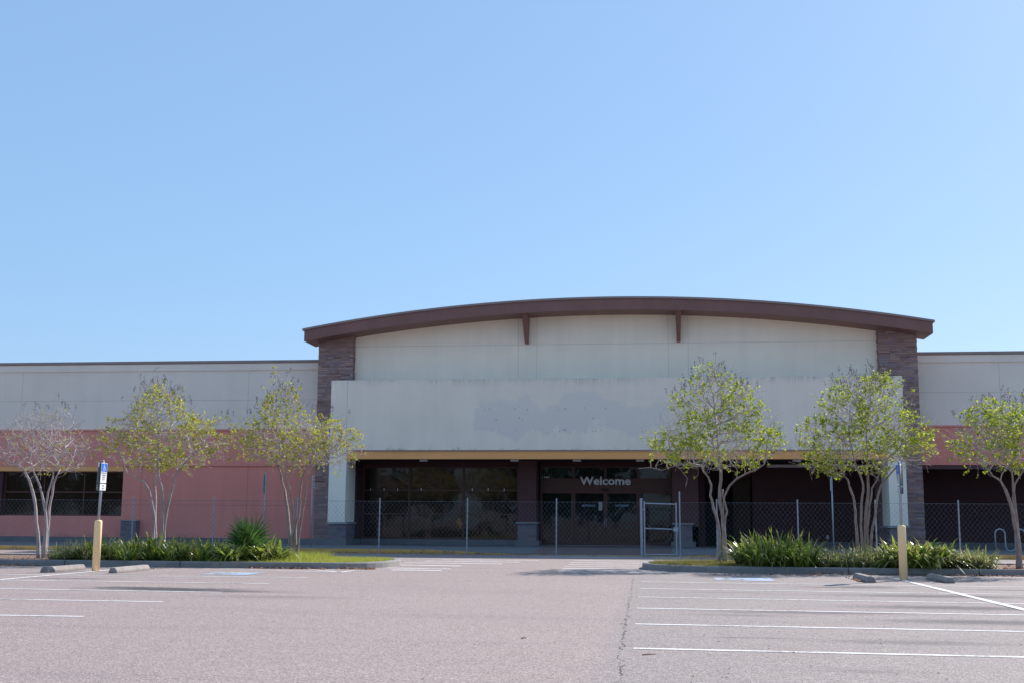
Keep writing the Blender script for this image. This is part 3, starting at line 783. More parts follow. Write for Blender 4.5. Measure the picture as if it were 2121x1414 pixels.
# ------------------------------------------------------------------ bollards with signs
def plate(parent, x, y, z0, z1, wd, nx, rot=0.0, blue=0.0, rows=(), name='sign_plate', ink=None, sym=True, th=.004):
    """plate whose face looks along +-X (nx)"""
    k = MB(); k.box(-th, 0, -wd / 2, wd / 2, z0, z1) if nx > 0 else k.box(0, th, -wd / 2, wd / 2, z0, z1)
    k.mi = 1; e = nx * .0015
    def quad(y0_, y1_, a0, a1, off): 
        q = [(off, y0_, a0), (off, y1_, a0), (off, y1_, a1), (off, y0_, a1)]
        k.face(q if nx > 0 else q[::-1])
    quad(-wd / 2 + .006, wd / 2 - .006, z0 + .006, z1 - .006, e)
    if blue:
        k.mi = 2; quad(-wd / 2 + .014, wd / 2 - .014, z1 - blue, z1 - .014, e * 2)
        if sym:
            k.mi = 1
            iso_symbol(k, lambda u, v: (e * 3.2, nx * (-.5 + u) * min(wd, blue) * .9 * 1.0, z1 - blue + .02 + v * (blue - .05)), 1)
    me_ = k
    ob = k.build(name, [M['signback'], M['signwhite'], M['signblue']], parent)
    for (body, zc, sz) in rows:
        me = text_mesh(body, sz, 0, .002)
        me.transform(Matrix.Translation((e * 3, 0, zc)) @ Matrix.Rotation(math.pi / 2 * nx, 4, 'Z') @ Matrix.Rotation(math.pi / 2, 4, 'X'))
        me.materials.append(ink or M['ink']); o = link('sign_lettering', me, ob)
    for o in [ob] + list(ob.children):
        o.data.transform(Matrix.Translation((x, y, 0)) @ Matrix.Rotation(rot, 4, 'Z'))
    return ob
def bollard(px, py, label, slabel, lean, seed):
    p = G(px, py); x, y = p.x, p.y; random.seed(seed)
    k = MB(); r = .085; h = 1.12
    prof = [(0, r), (h - .01, r), (h + .012, r * .93), (h + .03, r * .7), (h + .036, r * .3)]
    k.tube([(x, y, z) for z, _ in prof], [q for _, q in prof], 24)
    b = k.build('bollard', M['bollard'], None, smooth=False); tag(b, label, 'bollard')
    for pl in b.data.polygons: pl.use_smooth = len(pl.vertices) == 4
    zt = FZ(px + (lean * 2), 955 if px < 1000 else 958, y)
    t = empty('accessible_parking_sign', (x, y, h)); tag(t, slabel, 'sign')
    zb = h + .03
    k = MB(); k.tube([(x, y, zb), (x, y, zt)], .030, 12); k.tube([(x, y, zt), (x, y, zt + .02), (x, y, zt + .035)], [.034, .028, .008], 12)
    k.build('sign_post', M['steel'], t, smooth=True)
    zz1 = zt - .03
    for nx in (1, -1):
        plate(t, x + nx * .040, y, zz1 - .46, zz1, .30, nx, 0, .20,
              (('PARKING BY', zz1 - .245, .045), ('DISABLED', zz1 - .295, .045), ('PERMIT', zz1 - .345, .045), ('ONLY', zz1 - .395, .045)), ink=M['fadedink'])
        plate(t, x + nx * .040, y, zz1 - .63, zz1 - .475, .30, nx, 0, 0, (('$250', zz1 - .54, .05), ('FINE', zz1 - .60, .05)), name='penalty_plate', ink=M['fadedink'])
    t.rotation_euler = (0, R(lean), 0)
bollard(198, 1182, 'yellow steel bollard between the two wheel stops left of the crosswalk', 'blue accessible parking sign rising from the left bollard', 1.2, 1)
bollard(1872, 1201, 'yellow steel bollard with scuffs between the two wheel stops on the right', 'blue accessible parking sign rising from the right bollard', .3, 2)

# roadside signs near the kerb
def post_sign(name, pxb, pyb, Yp, ztop, label):
    x = FX(pxb, pyb, Yp); t = empty(name, (x, Yp, .15)); tag(t, label, 'sign')
    k = MB(); k.tube([(x, Yp, .1), (x, Yp, ztop)], .028, 8); k.build('sign_post', M['steel'], t, smooth=True)
    return t, x
t, x = post_sign('stop_sign', 545, 1119, 44.0, FZ(549, 978, 44), 'stop sign seen almost edge-on behind the third tree from the left')
zc = FZ(549, 1001, 44); k = MB(); rr = .40
oc = [(rr * math.cos(R(22.5 + 45 * i)), rr * math.sin(R(22.5 + 45 * i))) for i in range(8)]
k.face([(-.036, a, zc + b) for a, b in oc]); k.face([(-.032, a, zc + b) for a, b in reversed(oc)])
for i in range(8):
    (a, b), (c, d) = oc[i], oc[(i + 1) % 8]; k.face([(-.036, a, zc + b), (-.032, a, zc + b), (-.032, c, zc + d), (-.036, c, zc + d)])
k.mi = 1; k.face([(-.0375, a * .94, zc + b * .94) for a, b in oc])
o = k.build('stop_panel', [M['signback'], mat('stop_red', (.5, .02, .02, 1), .5)], t)
me = text_mesh('STOP', .30, 0, .008); me.materials.append(M['signwhite'])
me.transform(Matrix.Translation((-.039, 0, zc - .10)) @ Matrix.Rotation(-math.pi / 2, 4, 'Z') @ Matrix.Rotation(math.pi / 2, 4, 'X'))
o2 = link('stop_lettering', me, o)
for q in (o, o2): q.data.transform(Matrix.Translation((x, 44.0, 0)) @ Matrix.Rotation(R(11), 4, 'Z'))
t, x = post_sign('parking_notice_sign', 643, 1131, 45.2, FZ(646, 983, 45.2), 'narrow white notice sign with red lettering beside the left stone pillar')
z1 = FZ(646, 984, 45.2)
plate(t, x + .034, 45.2, z1 - .48, z1, .30, 1, 0, 0, (('NO', z1 - .13, .12), ('PARKING', z1 - .24, .07), ('FIRE', z1 - .34, .09), ('LANE', z1 - .44, .09)), ink=M['redink'])
t, x = post_sign('parking_notice_sign', 1727, 1131, 44.6, FZ(1722, 985, 44.6), 'slender steel post with an edge-on notice plate behind the right fence')
z1 = FZ(1722, 990, 44.6); plate(t, x - .034, 44.6, z1 - .45, z1, .28, -1, 0, 0, ())

# ------------------------------------------------------------------ wheel stops
def wheel_stop(px, py, label, L=1.75):
    p = G(px, py); k = MB(); w_, h_ = .10, .125
    prof = [(-w_, 0), (-w_, .05), (-.055, h_), (.055, h_), (w_, .05), (w_, 0)]
    k2 = []; n = len(prof)
    y0, y1 = p.y, p.y + L
    secs = [(y0, .93), (y0 + .05, 1), (y1 - .05, 1), (y1, .93)]
    base = len(k.v)
    for (y, s_) in secs:
        for (a, b) in prof: k.v.append((p.x + a * s_, y, b * s_))
    for i in range(len(secs) - 1):
        for j in range(n):
            a = base + i * n + j; b = base + i * n + (j + 1) % n; k.f.append((a, a + n, b + n, b)); k.m.append(0)
    k.f.append(tuple(base + j for j in range(n))); k.f.append(tuple(base + 3 * n + j for j in reversed(range(n)))); k.m += [0, 0]
    o = k.build('wheel_stop', M['stop'], None, bevel=.012, merge=True); tag(o, label, 'wheel stop', 'wheel stops beside the bollards')
    return o
M['stop'] = mat('wheel_stop_concrete', (.27, .24, .23, 1), .9, .4, 4, 40, .7)
wheel_stop(91, 1185, 'concrete wheel stop left of the left bollard, leftmost of the four')
wheel_stop(233, 1186, 'concrete wheel stop right of the left bollard, dry leaves at its foot')
wheel_stop(1805, 1206, 'concrete wheel stop just left of the right bollard')
wheel_stop(1969, 1207, 'concrete wheel stop right of the right bollard, rightmost of the four')

# ------------------------------------------------------------------ bike rack
p = G(2063, 1142, .15); k = MB(); pts = []
sp_ = .36; x = p.x; pts.append((x, p.y, .12)); zt, zb = 1.0, .36
for i in range(7):
    cx = x + sp_ / 2
    if i % 2 == 0: pts += [(cx - sp_ / 2 * math.cos(R(a)), p.y, zt - sp_ / 2 + sp_ / 2 * math.sin(R(a))) for a in range(0, 181, 18)]
    else: pts += [(cx - sp_ / 2 * math.cos(R(a)), p.y, zb - sp_ / 2 * math.sin(R(a)) + .0) for a in range(0, 181, 18)]
    x += sp_
pts.append((x, p.y, .12)); k.tube(pts, .028, 10)
tag(k.build('bike_rack', M['steel'], None, smooth=True), 'grey wave-shaped tubular bike rack under the right arcade', 'bike rack')

# ------------------------------------------------------------------ trees
PXM = 1 / FPX
def grow(stems, ells, Y0, seed, npts, step=.10):
    """space colonisation inside the crown volume; nodes: position, parent, stem radius"""
    rnd = random.Random(seed)
    pos, par, fixed = [], [], []
    for st in stems:
        prev = None
        for j, (q, r_) in enumerate(st):
            if j == 0 and isinstance(q, int): prev = q; continue
            q = Vector(q)
            if prev is None:
                pos.append(q); par.append(-1); fixed.append(r_); prev = len(pos) - 1
            else:
                a = pos[prev]; ra = fixed[prev]; n = max(1, int((q - a).length / .14)); bow = Vector((rnd.gauss(0, .012), rnd.gauss(0, .012), 0))
                for i in range(1, n + 1):
                    t_ = i / n; pos.append(a.lerp(q, t_) + bow * math.sin(t_ * 3.14)); par.append(prev); fixed.append(ra + (r_ - ra) * t_); prev = len(pos) - 1
    att = []
    while len(att) < npts:
        c, rx, ry, rz, wgt = rnd.choices(ells, [e[4] for e in ells])[0]
        v = Vector((rnd.gauss(0, 1), rnd.gauss(0, 1), rnd.gauss(0, 1))).normalized() * rnd.random() ** .36
        q = c + Vector((v.x * rx, v.y * ry, v.z * rz))
        att.append(q)
    alive = att[:]
    nstem = len(pos)
    start = [i for i in range(nstem)]
    for it in range(90):
        kd = kdtree.KDTree(len(pos))
        for i, q in enumerate(pos): kd.insert(q, i)
        kd.balance()
        pull = {}; nxt = []
        for q in alive:
            c_, i, d = kd.find(q)
            if d < .13: continue
            nxt.append(q)
            if d < 1.6 and (i >= nstem or pos[i].z > 1.55):
                pull.setdefault(i, Vector()); pull[i] += (q - pos[i]).normalized()
        alive = nxt
        if not pull or not alive: break
        for i, v in pull.items():
            v = v.normalized() + Vector((rnd.gauss(0, .22), rnd.gauss(0, .22), rnd.gauss(0, .18) + .08))
            if par[i] >= 0: v += (pos[i] - pos[par[i]]).normalized() * .35
            pos.append(pos[i] + v.normalized() * step * rnd.uniform(.8, 1.2)); par.append(i); fixed.append(0)
    # fine twigs
    n1 = len(pos); kids = [0] * n1
    for p_ in par:
        if p_ >= 0: kids[p_] += 1
    tips = [i for i in range(nstem, n1)]
    tw = []
    for i in tips:
        if kids[i] == 0 or rnd.random() < .5:
            for _ in range(2 if kids[i] == 0 else 1):
                d = (pos[i] - pos[par[i]]).normalized() + Vector((rnd.gauss(0, .7), rnd.gauss(0, .7), rnd.gauss(.15, .5)))
                L = rnd.uniform(.08, .22); prev = i; q = pos[i]
                for _k in range(2):
                    q = q + d.normalized() * L; d += Vector((rnd.gauss(0, .4), rnd.gauss(0, .4), rnd.gauss(0, .3)))
                    pos.append(q); par.append(prev); fixed.append(0); prev = len(pos) - 1
                tw.append(prev)
    n = len(pos)
    rad2 = [0.0] * n; hask = [False] * n
    for i in range(n - 1, -1, -1):
        if not hask[i]: rad2[i] = .0032 ** 2.3
        if par[i] >= 0: hask[par[i]] = True; rad2[par[i]] += rad2[i]
    rad = [min(.030, v ** (1 / 2.3)) for v in rad2]
    for i in range(n):
        if fixed[i]: rad[i] = max(fixed[i] * .84, .010)
    return pos, par, rad, nstem, tw
def chains(pos, par, lo, hi):
    n = len(pos); kids = [[] for _ in range(n)]
    for i in range(n):
        if par[i] >= 0: kids[par[i]].append(i)
    out = []
    for i in range(lo, hi):
        if par[i] < 0 or par[i] < lo or kids[par[i]][0] != i:
            ch = ([par[i]] if par[i] >= 0 else []) + [i]; j = i
            while kids[j] and kids[j][0] < hi: j = kids[j][0]; ch.append(j)
            if len(ch) > 1: out.append(ch)
    return out
def tree(base_px, stems_px, ells_px, Y0, label, seed, npts, leafn, leafmat, barkmat, seedn, clump=.5, leaf=.055, thr=0.5):
    rnd = random.Random(seed); 
    base = F(*base_px, Y0)
    t = empty('crape_myrtle_tree', (base.x, Y0, .12)); tag(t, label, 'tree', 'crape myrtle trees on the planting islands')
    stems = []
    for si, st in enumerate(stems_px):
        s = []; a = rnd.uniform(0, 6.28); n = len(st)
        dep = rnd.uniform(-.55, .55)
        for j, (px, py, r_) in enumerate(st):
            f_ = F(px, py, Y0); hgt = max(0, f_.z - .4)
            s.append((F(px, py, Y0 + dep * hgt / 2.2), r_))
        if st[0][1] > base_px[1] - 12: s[0] = (Vector((s[0][0].x, s[0][0].y, .08)), s[0][1] * 1.35)
        elif st[0][1] > 1100: s.insert(0, (Vector((base.x + (s[0][0].x - base.x) * .45, Y0, .08)), s[0][1] * 1.2))
        stems.append(s)
    ells = []
    for (cx, cy, rx, rz, wgt) in ells_px:
        c = F(cx, cy, Y0); kx = abs(F(cx + rx, cy, Y0).x - c.x); kz = abs(F(cx, cy - rz, Y0).z - c.z)
        ells.append((c, kx, min(kx, 1.5), kz, wgt))
    pos, par, rad, ns, tw = grow(stems, ells, Y0, seed, npts)
    k = MB()
    for ch in chains(pos, par, 0, ns): k.tube([pos[i] for i in ch], [rad[i] * (1 + .06 * math.sin(i * 1.7)) for i in ch], 9)
    k.build('trunk', barkmat, t, smooth=True)
    k = MB()
    for ch in chains(pos, par, ns, len(pos)):
        rr_ = [min(rad[i], rad[ch[1]] * 1.1) for i in ch]
        k.tube([pos[i] for i in ch], rr_, 4 if rad[ch[1]] < .012 else 6, False)
    k.build('branches', M['twig'], t, smooth=True)
    # leaves on the thin wood, in loose clumps
    from mathutils import noise as mn
    thin = [i for i in range(ns, len(pos)) if rad[i] < .010]
    V, Fc = [], []
    off = Vector((seed * 7.3, 0, 0)); cnt = 0; tries = 0
    while cnt < leafn and tries < leafn * 12:
        tries += 1
        i = rnd.choice(thin); p_ = pos[i]
        dn = mn.noise((p_ + off) * 1.7) + .5 * mn.noise((p_ + off) * 4.1)
        if dn < thr - .5 + rnd.gauss(0, .12): continue
        q = pos[par[i]].lerp(p_, rnd.uniform(.5, 1))
        for _ in range(rnd.choice((3, 4, 5, 6))):
            d = Vector((rnd.gauss(0, 1), rnd.gauss(0, 1), rnd.gauss(-.05, .8))).normalized()
            s_ = Vector((rnd.gauss(0, 1), rnd.gauss(0, 1), rnd.gauss(0, 1))); s_ = (s_ - d * s_.dot(d)).normalized()
            L = leaf * rnd.uniform(.6, 1.35); wd_ = L * .36
            o_ = q + Vector((rnd.gauss(0, .02), rnd.gauss(0, .02), rnd.gauss(0, .02)))
            n0 = len(V); V += [o_, o_ + d * L * .5 + s_ * wd_, o_ + d * L, o_ + d * L * .5 - s_ * wd_]
            Fc.append((n0, n0 + 1, n0 + 2, n0 + 3)); cnt += 1
    k = MB(); k.v = [tuple(v) for v in V]; k.f = Fc; k.m = [0] * len(Fc); k.build('foliage', leafmat, t)
    # dark dried seed heads at the upper tips
    if seedn:
        ti = sorted([i for i in tw], key=lambda i: -pos[i].z - .25 * abs(pos[i].x - base.x)); ti = ti[:seedn * 3]; rnd.shuffle(ti)
        k = MB()
        for i in ti[:seedn]:
            p_ = pos[i]; up = Vector((rnd.gauss(0, .25), rnd.gauss(0, .25), 1)).normalized()
            k.tube([p_, p_ + up * .16], .0035, 4, False)
            for _ in range(rnd.randint(4, 8)):
                c_ = p_ + up * rnd.uniform(.02, .18) + Vector((rnd.gauss(0, .022), rnd.gauss(0, .022), 0)); r_ = rnd.uniform(.008, .014)
                n0 = len(k.v); k.v += [tuple(c_ + Vector(o_) * r_) for o_ in ((1, 0, 0), (-1, 0, 0), (0, 1, 0), (0, -1, 0), (0, 0, 1), (0, 0, -1))]
                for q in ((0, 2, 4), (2, 1, 4), (1, 3, 4), (3, 0, 4), (2, 0, 5), (1, 2, 5), (3, 1, 5), (0, 3, 5)): k.f.append(tuple(n0 + a for a in q)); k.m.append(0)
        tag(k.build('seed_heads', M['seed'], t), kind='stuff')
    return t
tree((85, 1156), [
    [(79, 1156, .055), (78, 1099, .05), (74, 1055, .05), (68, 1019, .048), (61, 994, .042), (51, 974, .036), (40, 964, .03), (26, 958, .025), (8, 950, .02)],
    [(90, 1155, .06), (95, 1089, .05), (92, 1049, .042), (85, 1015, .036), (77, 992, .03), (68, 972, .024), (62, 950, .02)],
    [(92, 1150, .04), (97, 1099, .042), (101, 1059, .04), (108, 1025, .038), (111, 1000, .034), (119, 982, .028), (134, 974, .022), (148, 976, .016)],
    [(91, 1152, .035), (94, 1060, .03), (98, 1030, .03), (105, 1003, .03), (111, 976, .026), (118, 955, .02), (132, 935, .016)]],
    [(88, 930, 100, 55, 1.0), (90, 890, 70, 38, .35), (125, 870, 35, 30, .1), (150, 940, 45, 40, .15)], 31.0,
    'nearly bare crape myrtle with pale twigs at the far left', 21, 1300, 420, M['leaf_sparse'], M['bark_pale'], 12, leaf=.05, thr=.75)
tree((327, 1157), [
    [(320, 1157, .05), (317, 1099, .045), (316, 1049, .04), (309, 1015, .034), (299, 998, .028), (283, 988, .02), (266, 981, .015)],
    [(325, 1156, .045), (323, 1107, .04), (323, 1039, .036), (321, 1000, .03), (322, 968, .026), (316, 935, .02)],
    [(333, 1156, .05), (335, 1114, .045), (337, 1055, .04), (335, 1008, .036), (328, 980, .032), (327, 950, .028), (327, 918, .022), (328, 885, .016)],
    [(336, 1155, .045), (340, 1100, .04), (347, 1049, .04), (354, 1019, .036), (362, 990, .03), (376, 966, .024), (396, 944, .02), (418, 921, .015)]],
    [(340, 912, 138, 66, 1.0), (330, 850, 58, 52, .38), (325, 812, 30, 20, .08)], 31.8,
    'sparse yellow-green crape myrtle second from the left, behind the strap-leaf bed', 22, 2000, 6200, M['leaf_sparse'], M['bark_pale'], 60, leaf=.062, thr=.50)
tree((606, 1154), [
    [(600, 1154, .07), (599, 1099, .06), (595, 1049, .05), (590, 1015, .045), (584, 996, .038), (579, 972, .03), (570, 952, .024), (556, 930, .018)],
    [(604, 1153, .045), (606, 1099, .04), (608, 1079, .036), (605, 1039, .032), (600, 1010, .028), (592, 984, .024), (588, 950, .02)],
    [(611, 1154, .07), (611, 1093, .05), (618, 1071, .035), (622, 1039, .034), (622, 1012, .034), (628, 984, .03), (636, 966, .026), (650, 945, .02)],
    [(614, 1152, .04), (620, 1103, .03), (628, 1055, .026), (634, 1012, .024), (638, 990, .02), (650, 965, .016), (680, 945, .013)]],
    [(612, 915, 118, 58, 1.0), (585, 850, 50, 52, .28), (690, 925, 62, 45, .3), (585, 795, 20, 22, .05), (505, 900, 36, 40, .12)], 32.6,
    'sparse crape myrtle in the grass tip of the left island', 23, 2100, 5900, M['leaf_sparse'], M['bark_tan'], 70, leaf=.062, thr=.50)
tree((1497, 1164), [
    [(1493, 1164, .06), (1490, 1108, .05), (1484, 1069, .045), (1477, 1049, .04), (1471, 1025, .036), (1473, 1003, .034), (1467, 987, .028), (1452, 965, .022), (1425, 958, .018), (1398, 964, .014), (1372, 973, .012), (1348, 967, .010), (1322, 969, .010)],
    [(1400, 962, .012), (1415, 978, .011), (1424, 990, .010), (1420, 1008, .010)],
    [(1500, 1164, .075), (1499, 1098, .06), (1497, 1069, .055), (1491, 1039, .055), (1491, 1009, .05), (1493, 979, .046), (1490, 950, .036), (1486, 915, .026), (1482, 870, .018)],
    [(1501, 1160, .04), (1501, 1085, .036), (1506, 1059, .032), (1501, 1039, .03), (1497, 1012, .024)],
    [(1497, 1155, .03), (1498, 1050, .03), (1500, 1027, .035), (1511, 1005, .034), (1525, 991, .032), (1543, 981, .028), (1564, 973, .024), (1583, 961, .018)]],
    [(1482, 912, 145, 66, 1.0), (1485, 840, 105, 58, .55), (1478, 785, 50, 26, .12), (1400, 920, 50, 32, .14), (1570, 905, 48, 35, .12)], 32.5,
    'leafy green crape myrtle in the grass tip of the right island', 24, 2000, 7600, M['leaf_green'], M['bark_tan'], 80, leaf=.064, thr=.60)
tree((1790, 1160), [
    [(1782, 1160, .05), (1776, 1128, .045), (1772, 1078, .04), (1770, 1047, .036), (1762, 1015, .032), (1756, 993, .028), (1740, 970, .022), (1722, 950, .016)],
    [(1787, 1160, .05), (1786, 1128, .045), (1783, 1088, .042), (1784, 1049, .04), (1788, 1015, .036), (1784, 989, .032), (1774, 965, .026), (1765, 930, .02)],
    [(1793, 1160, .055), (1793, 1128, .05), (1793, 1088, .05), (1796, 1039, .046), (1798, 999, .04), (1796, 975, .034), (1797, 930, .026), (1794, 880, .018)],
    [(1800, 1160, .045), (1804, 1128, .04), (1808, 1088, .038), (1814, 1049, .038), (1819, 1023, .036), (1825, 1004, .034), (1838, 988, .028), (1854, 970, .022), (1872, 950, .016)],
    [(1795, 1158, .03), (1797, 1090, .03), (1801, 1045, .03), (1806, 1010, .028), (1818, 990, .022), (1824, 960, .018)]],
    [(1790, 910, 150, 70, 1.0), (1790, 838, 105, 54, .5), (1795, 798, 66, 24, .15), (1880, 925, 62, 45, .25), (1700, 955, 45, 28, .12), (1730, 975, 26, 18, .05)], 32.4,
    'largest leafy crape myrtle, many upright stems, left of the right bollard', 25, 2400, 9300, M['leaf_green'], M['bark_tan'], 90, leaf=.064, thr=.60)
tree((2108, 1174), [
    [(2111, 1174, .075), (2109, 1119, .065), (2100, 1079, .055), (2092, 1039, .05), (2082, 1012, .042), (2072, 994, .034), (2056, 984, .026), (2040, 965, .02)],
    [(2108, 1170, .04), (2106, 1080, .04), (2101, 1029, .036), (2098, 1006, .032), (2096, 978, .028), (2094, 940, .022), (2088, 900, .016)],
    [(2110, 1168, .035), (2106, 1070, .03), (2098, 1030, .03), (2102, 1002, .028), (2112, 985, .026), (2128, 965, .022), (2145, 940, .018)]],
    [(2085, 915, 125, 56, 1.0), (2085, 868, 85, 36, .4), (2150, 930, 80, 55, .3)], 30.6,
    'leafy crape myrtle at the far right edge', 26, 1700, 6700, M['leaf_green'], M['bark_tan'], 50, leaf=.064, thr=.54)

# ------------------------------------------------------------------ strap-leaved tufts, palmetto
def blade(k, o_, az, L, up, wd, droop, rnd, seg=4):
    d = Vector((math.cos(az), math.sin(az), 0)); s_ = Vector((-d.y, d.x, 0))
    pts = []
    for i in range(seg + 1):
        t_ = i / seg; r_ = L * t_
        pts.append(o_ + d * (math.cos(up) * r_ + droop * .55 * L * t_ ** 2 * .5) + Vector((0, 0, math.sin(up) * r_ - droop * L * t_ ** 2.3)))
    n0 = len(k.v)
    for i, p_ in enumerate(pts):
        wv = wd * (1 - (i / seg) ** 2.2) + .001
        k.v += [tuple(p_ - s_ * wv), tuple(p_ + s_ * wv)]
    for i in range(seg):
        a = n0 + 2 * i; k.f.append((a, a + 1, a + 3, a + 2)); k.m.append(0)
def tuft_mesh(seed, n, Lr, wd, spread, m, updeg=(38, 88), droop=(.1, .55)):
    rnd = random.Random(seed); k = MB()
    for i in range(n):
        a = rnd.uniform(0, 6.283); r_ = spread * rnd.random() ** .6; b = a + rnd.gauss(0, .7)
        blade(k, Vector((r_ * math.cos(a), r_ * math.sin(a), 0)), b, rnd.uniform(*Lr), R(rnd.uniform(*updeg)), wd * rnd.uniform(.7, 1.2), rnd.uniform(*droop), rnd)
    me = bpy.data.meshes.new('strap_leaf_clump'); me.from_pydata(k.v, [], k.f); me.materials.append(m)
    return me
TG = [tuft_mesh(30 + i, 95, (.42, .80), .021, .20, M['strap'], (45, 88), (.25, .85)) for i in range(5)]
TY = [tuft_mesh(40 + i, 120, (.32, .66), .013, .20, M['strap_grey'], (38, 86), (.15, .7)) for i in range(4)]
TB = [tuft_mesh(50 + i, 80, (.45, .85), .028, .20, M['strap'], (42, 88), (.3, .9)) for i in range(4)]
def bed(px0, px1, n, Y0, Y1, meshes, label, group, seed, sc_=(.85, 1.1)):
    rnd = random.Random(seed)
    X0, X1 = FX(px0, 1155, (Y0 + Y1) / 2), FX(px1, 1155, (Y0 + Y1) / 2)
    for i in range(n):
        x = X0 + (X1 - X0) * (i + .5 + rnd.uniform(-.35, .35)) / n; y = rnd.uniform(Y0, Y1)
        o = bpy.data.objects.new('strap_leaf_clump', rnd.choice(meshes)); C.objects.link(o)
        o.location = (x, y, .11); o.rotation_euler = (0, 0, rnd.uniform(0, 6.28)); q = rnd.uniform(*sc_); o.scale = (q, q, q * rnd.uniform(.9, 1.08))
        tag(o, label, 'plant', group)
bed(125, 205, 6, 28.95, 30.2, TY, 'greyish spiky leaved clump at the left end of the left bed', 'grey spiky clumps of the left bed', 61, (1.0, 1.4))
bed(205, 465, 26, 28.95, 31.0, TG, 'green strap-leaved clump between the left bollard and the palmetto', 'green strap-leaved clumps of the left bed', 62, (1.0, 1.4))
bed(480, 568, 7, 28.95, 30.2, TB, 'broad light green strap-leaved clump around the palmetto', 'light green clumps around the palmetto', 63, (1.05, 1.6))
bed(1552, 1665, 16, 29.5, 31.2, TG, 'tall dark green strap-leaved clump at the left end of the right bed', 'tall dark clumps at the left end of the right bed', 64, (1.3, 1.75))
bed(1660, 1850, 19, 29.45, 31.2, TY, 'finer dull green clump in the middle of the right bed under the multi-stem tree', 'dull green clumps in the middle of the right bed', 65, (1.0, 1.35))
bed(1845, 1950, 14, 29.45, 30.8, TB, 'glossy broad-leaved clump behind the right bollard', 'broad-leaved clumps behind the right bollard', 66, (1.15, 1.75))
bed(1950, 2045, 9, 29.5, 30.8, TY, 'pale spiky clump at the right end of the right bed', 'pale spiky clumps at the right end of the right bed', 67, (1.0, 1.3))
def palmetto(px, Y0, zc, h, n, label, seed):
    rnd = random.Random(seed); b = F(px, 1150, Y0); t = empty('palmetto', (b.x, Y0, .11)); tag(t, label, 'palm')
    ks = MB(); kl = MB()
    for i in range(n):
        az = rnd.uniform(0, 6.283); up = R(rnd.uniform(40, 80)) if i > n // 2 else R(rnd.uniform(68, 90)); L = h * rnd.uniform(.2, .5)
        d = Vector((math.cos(az) * math.cos(up), math.sin(az) * math.cos(up), math.sin(up)))
        p0 = Vector((b.x, Y0, .11)); p1 = p0 + d * L
        ks.tube([p0, p0.lerp(p1, .5), p1], [.012, .009, .007], 5)
        s_ = d.cross(Vector((0, 0, 1))); s_ = s_.normalized() if s_.length > .1 else Vector((1, 0, 0)); 
        nrm = d.cross(s_).normalized()
        m_ = 13
        for j in range(m_):
            th = R(-75 + 150 * j / (m_ - 1)); e = (d * math.cos(th) + s_ * math.sin(th)).normalized()
            LL = h * .55 * (.72 + .28 * math.cos(th)) * rnd.uniform(.9, 1.08); side = e.cross(nrm).normalized() * .019
            q0 = p1; q1 = p1 + e * LL * .5 + nrm * .02; q2 = p1 + e * LL + Vector((0, 0, -LL * rnd.uniform(.02, .18)))
            n0 = len(kl.v); kl.v += [tuple(q0 - side * .3), tuple(q0 + side * .3), tuple(q1 - side), tuple(q1 + side), tuple(q2)]
            kl.f += [(n0, n0 + 1, n0 + 3, n0 + 2), (n0 + 2, n0 + 3, n0 + 4)]; kl.m += [0, 0]
    ks.build('leaf_stalks', M['palm'], t); kl.build('fan_leaves', M['palm'], t)
palmetto(517, 29.9, .6, 1.38, 18, 'dark green fan-leaved palmetto rising from the left bed beside the lawn tip', 71)

# ------------------------------------------------------------------ lawn and litter
def lawn(name, m, regions, label, seed):
    rnd = random.Random(seed); k = MB()
    for (x0, x1, y0, y1, n, h0, h1) in regions:
        for i in range(n):
            x, y = rnd.uniform(x0, x1), rnd.uniform(y0, y1)
            ISL = LI if x < -3 else RI
            cx_ = (ISL[1] - 1.9) if ISL is LI else (ISL[0] + 1.9)
            if (ISL is LI and x > cx_) or (ISL is RI and x < cx_):
                ex = abs(x - cx_); 
                if y < ISL[2] + 1.9 and math.hypot(ex, y - ISL[2] - 1.9) > 1.7: continue
                if y > ISL[3] - 1.9 and math.hypot(ex, y - ISL[3] + 1.9) > 1.7: continue
            h = rnd.uniform(h0, h1); a = rnd.uniform(0, 6.28); wv = Vector((math.cos(a), math.sin(a), 0)) * .006; tip = Vector((x + rnd.gauss(0, .035), y + rnd.gauss(0, .035), .115 + h))
            p_ = Vector((x, y, .11)); k.face([p_ - wv, p_ + wv, tip])
    tag(k.build(name, m), label, 'grass', kind='stuff')
lawn('lawn_grass', M['grass'], [(-11.2, -7.0, 28.78, 33.2, 17000, .04, .10), (-10.9, -9.0, 30.3, 33.0, 2600, .12, .28), (-9.8, -9.0, 28.9, 30.5, 300, .1, .2), (-12.5, -11, 28.9, 33, 2500, .04, .1)], 'bright green lawn on the tip of the left island', 81)
lawn('lawn_grass', M['drygrass'], [(-.25, 2.6, 29.3, 33.4, 13000, .03, .09), (-.1, 2.4, 31.5, 33.3, 500, .1, .2)], 'thin yellowish lawn on the tip of the right island', 82)
def litter(name, regions, label, seed):
    rnd = random.Random(seed); k = MB()
    for (cx, cy, sx_, sy_, z, n) in regions:
        for i in range(n):
            x, y = rnd.uniform(cx - sx_, cx + sx_), cy + abs(rnd.gauss(0, sy_)) * (1 if sy_ > 0 else -1)
            a = rnd.uniform(0, 6.28); L = rnd.uniform(.02, .045); d = Vector((math.cos(a), math.sin(a), rnd.gauss(0, .3))) * L; s_ = Vector((-d.y, d.x, rnd.gauss(0, .012))) * .45
            p_ = Vector((x, y, z + rnd.uniform(.006, .03))); k.face([p_ - d, p_ - s_, p_ + d, p_ + s_])
    tag(k.build(name, M['litter']), label, 'leaf litter', kind='stuff')
gx = lambda px, py: G(px, py).x
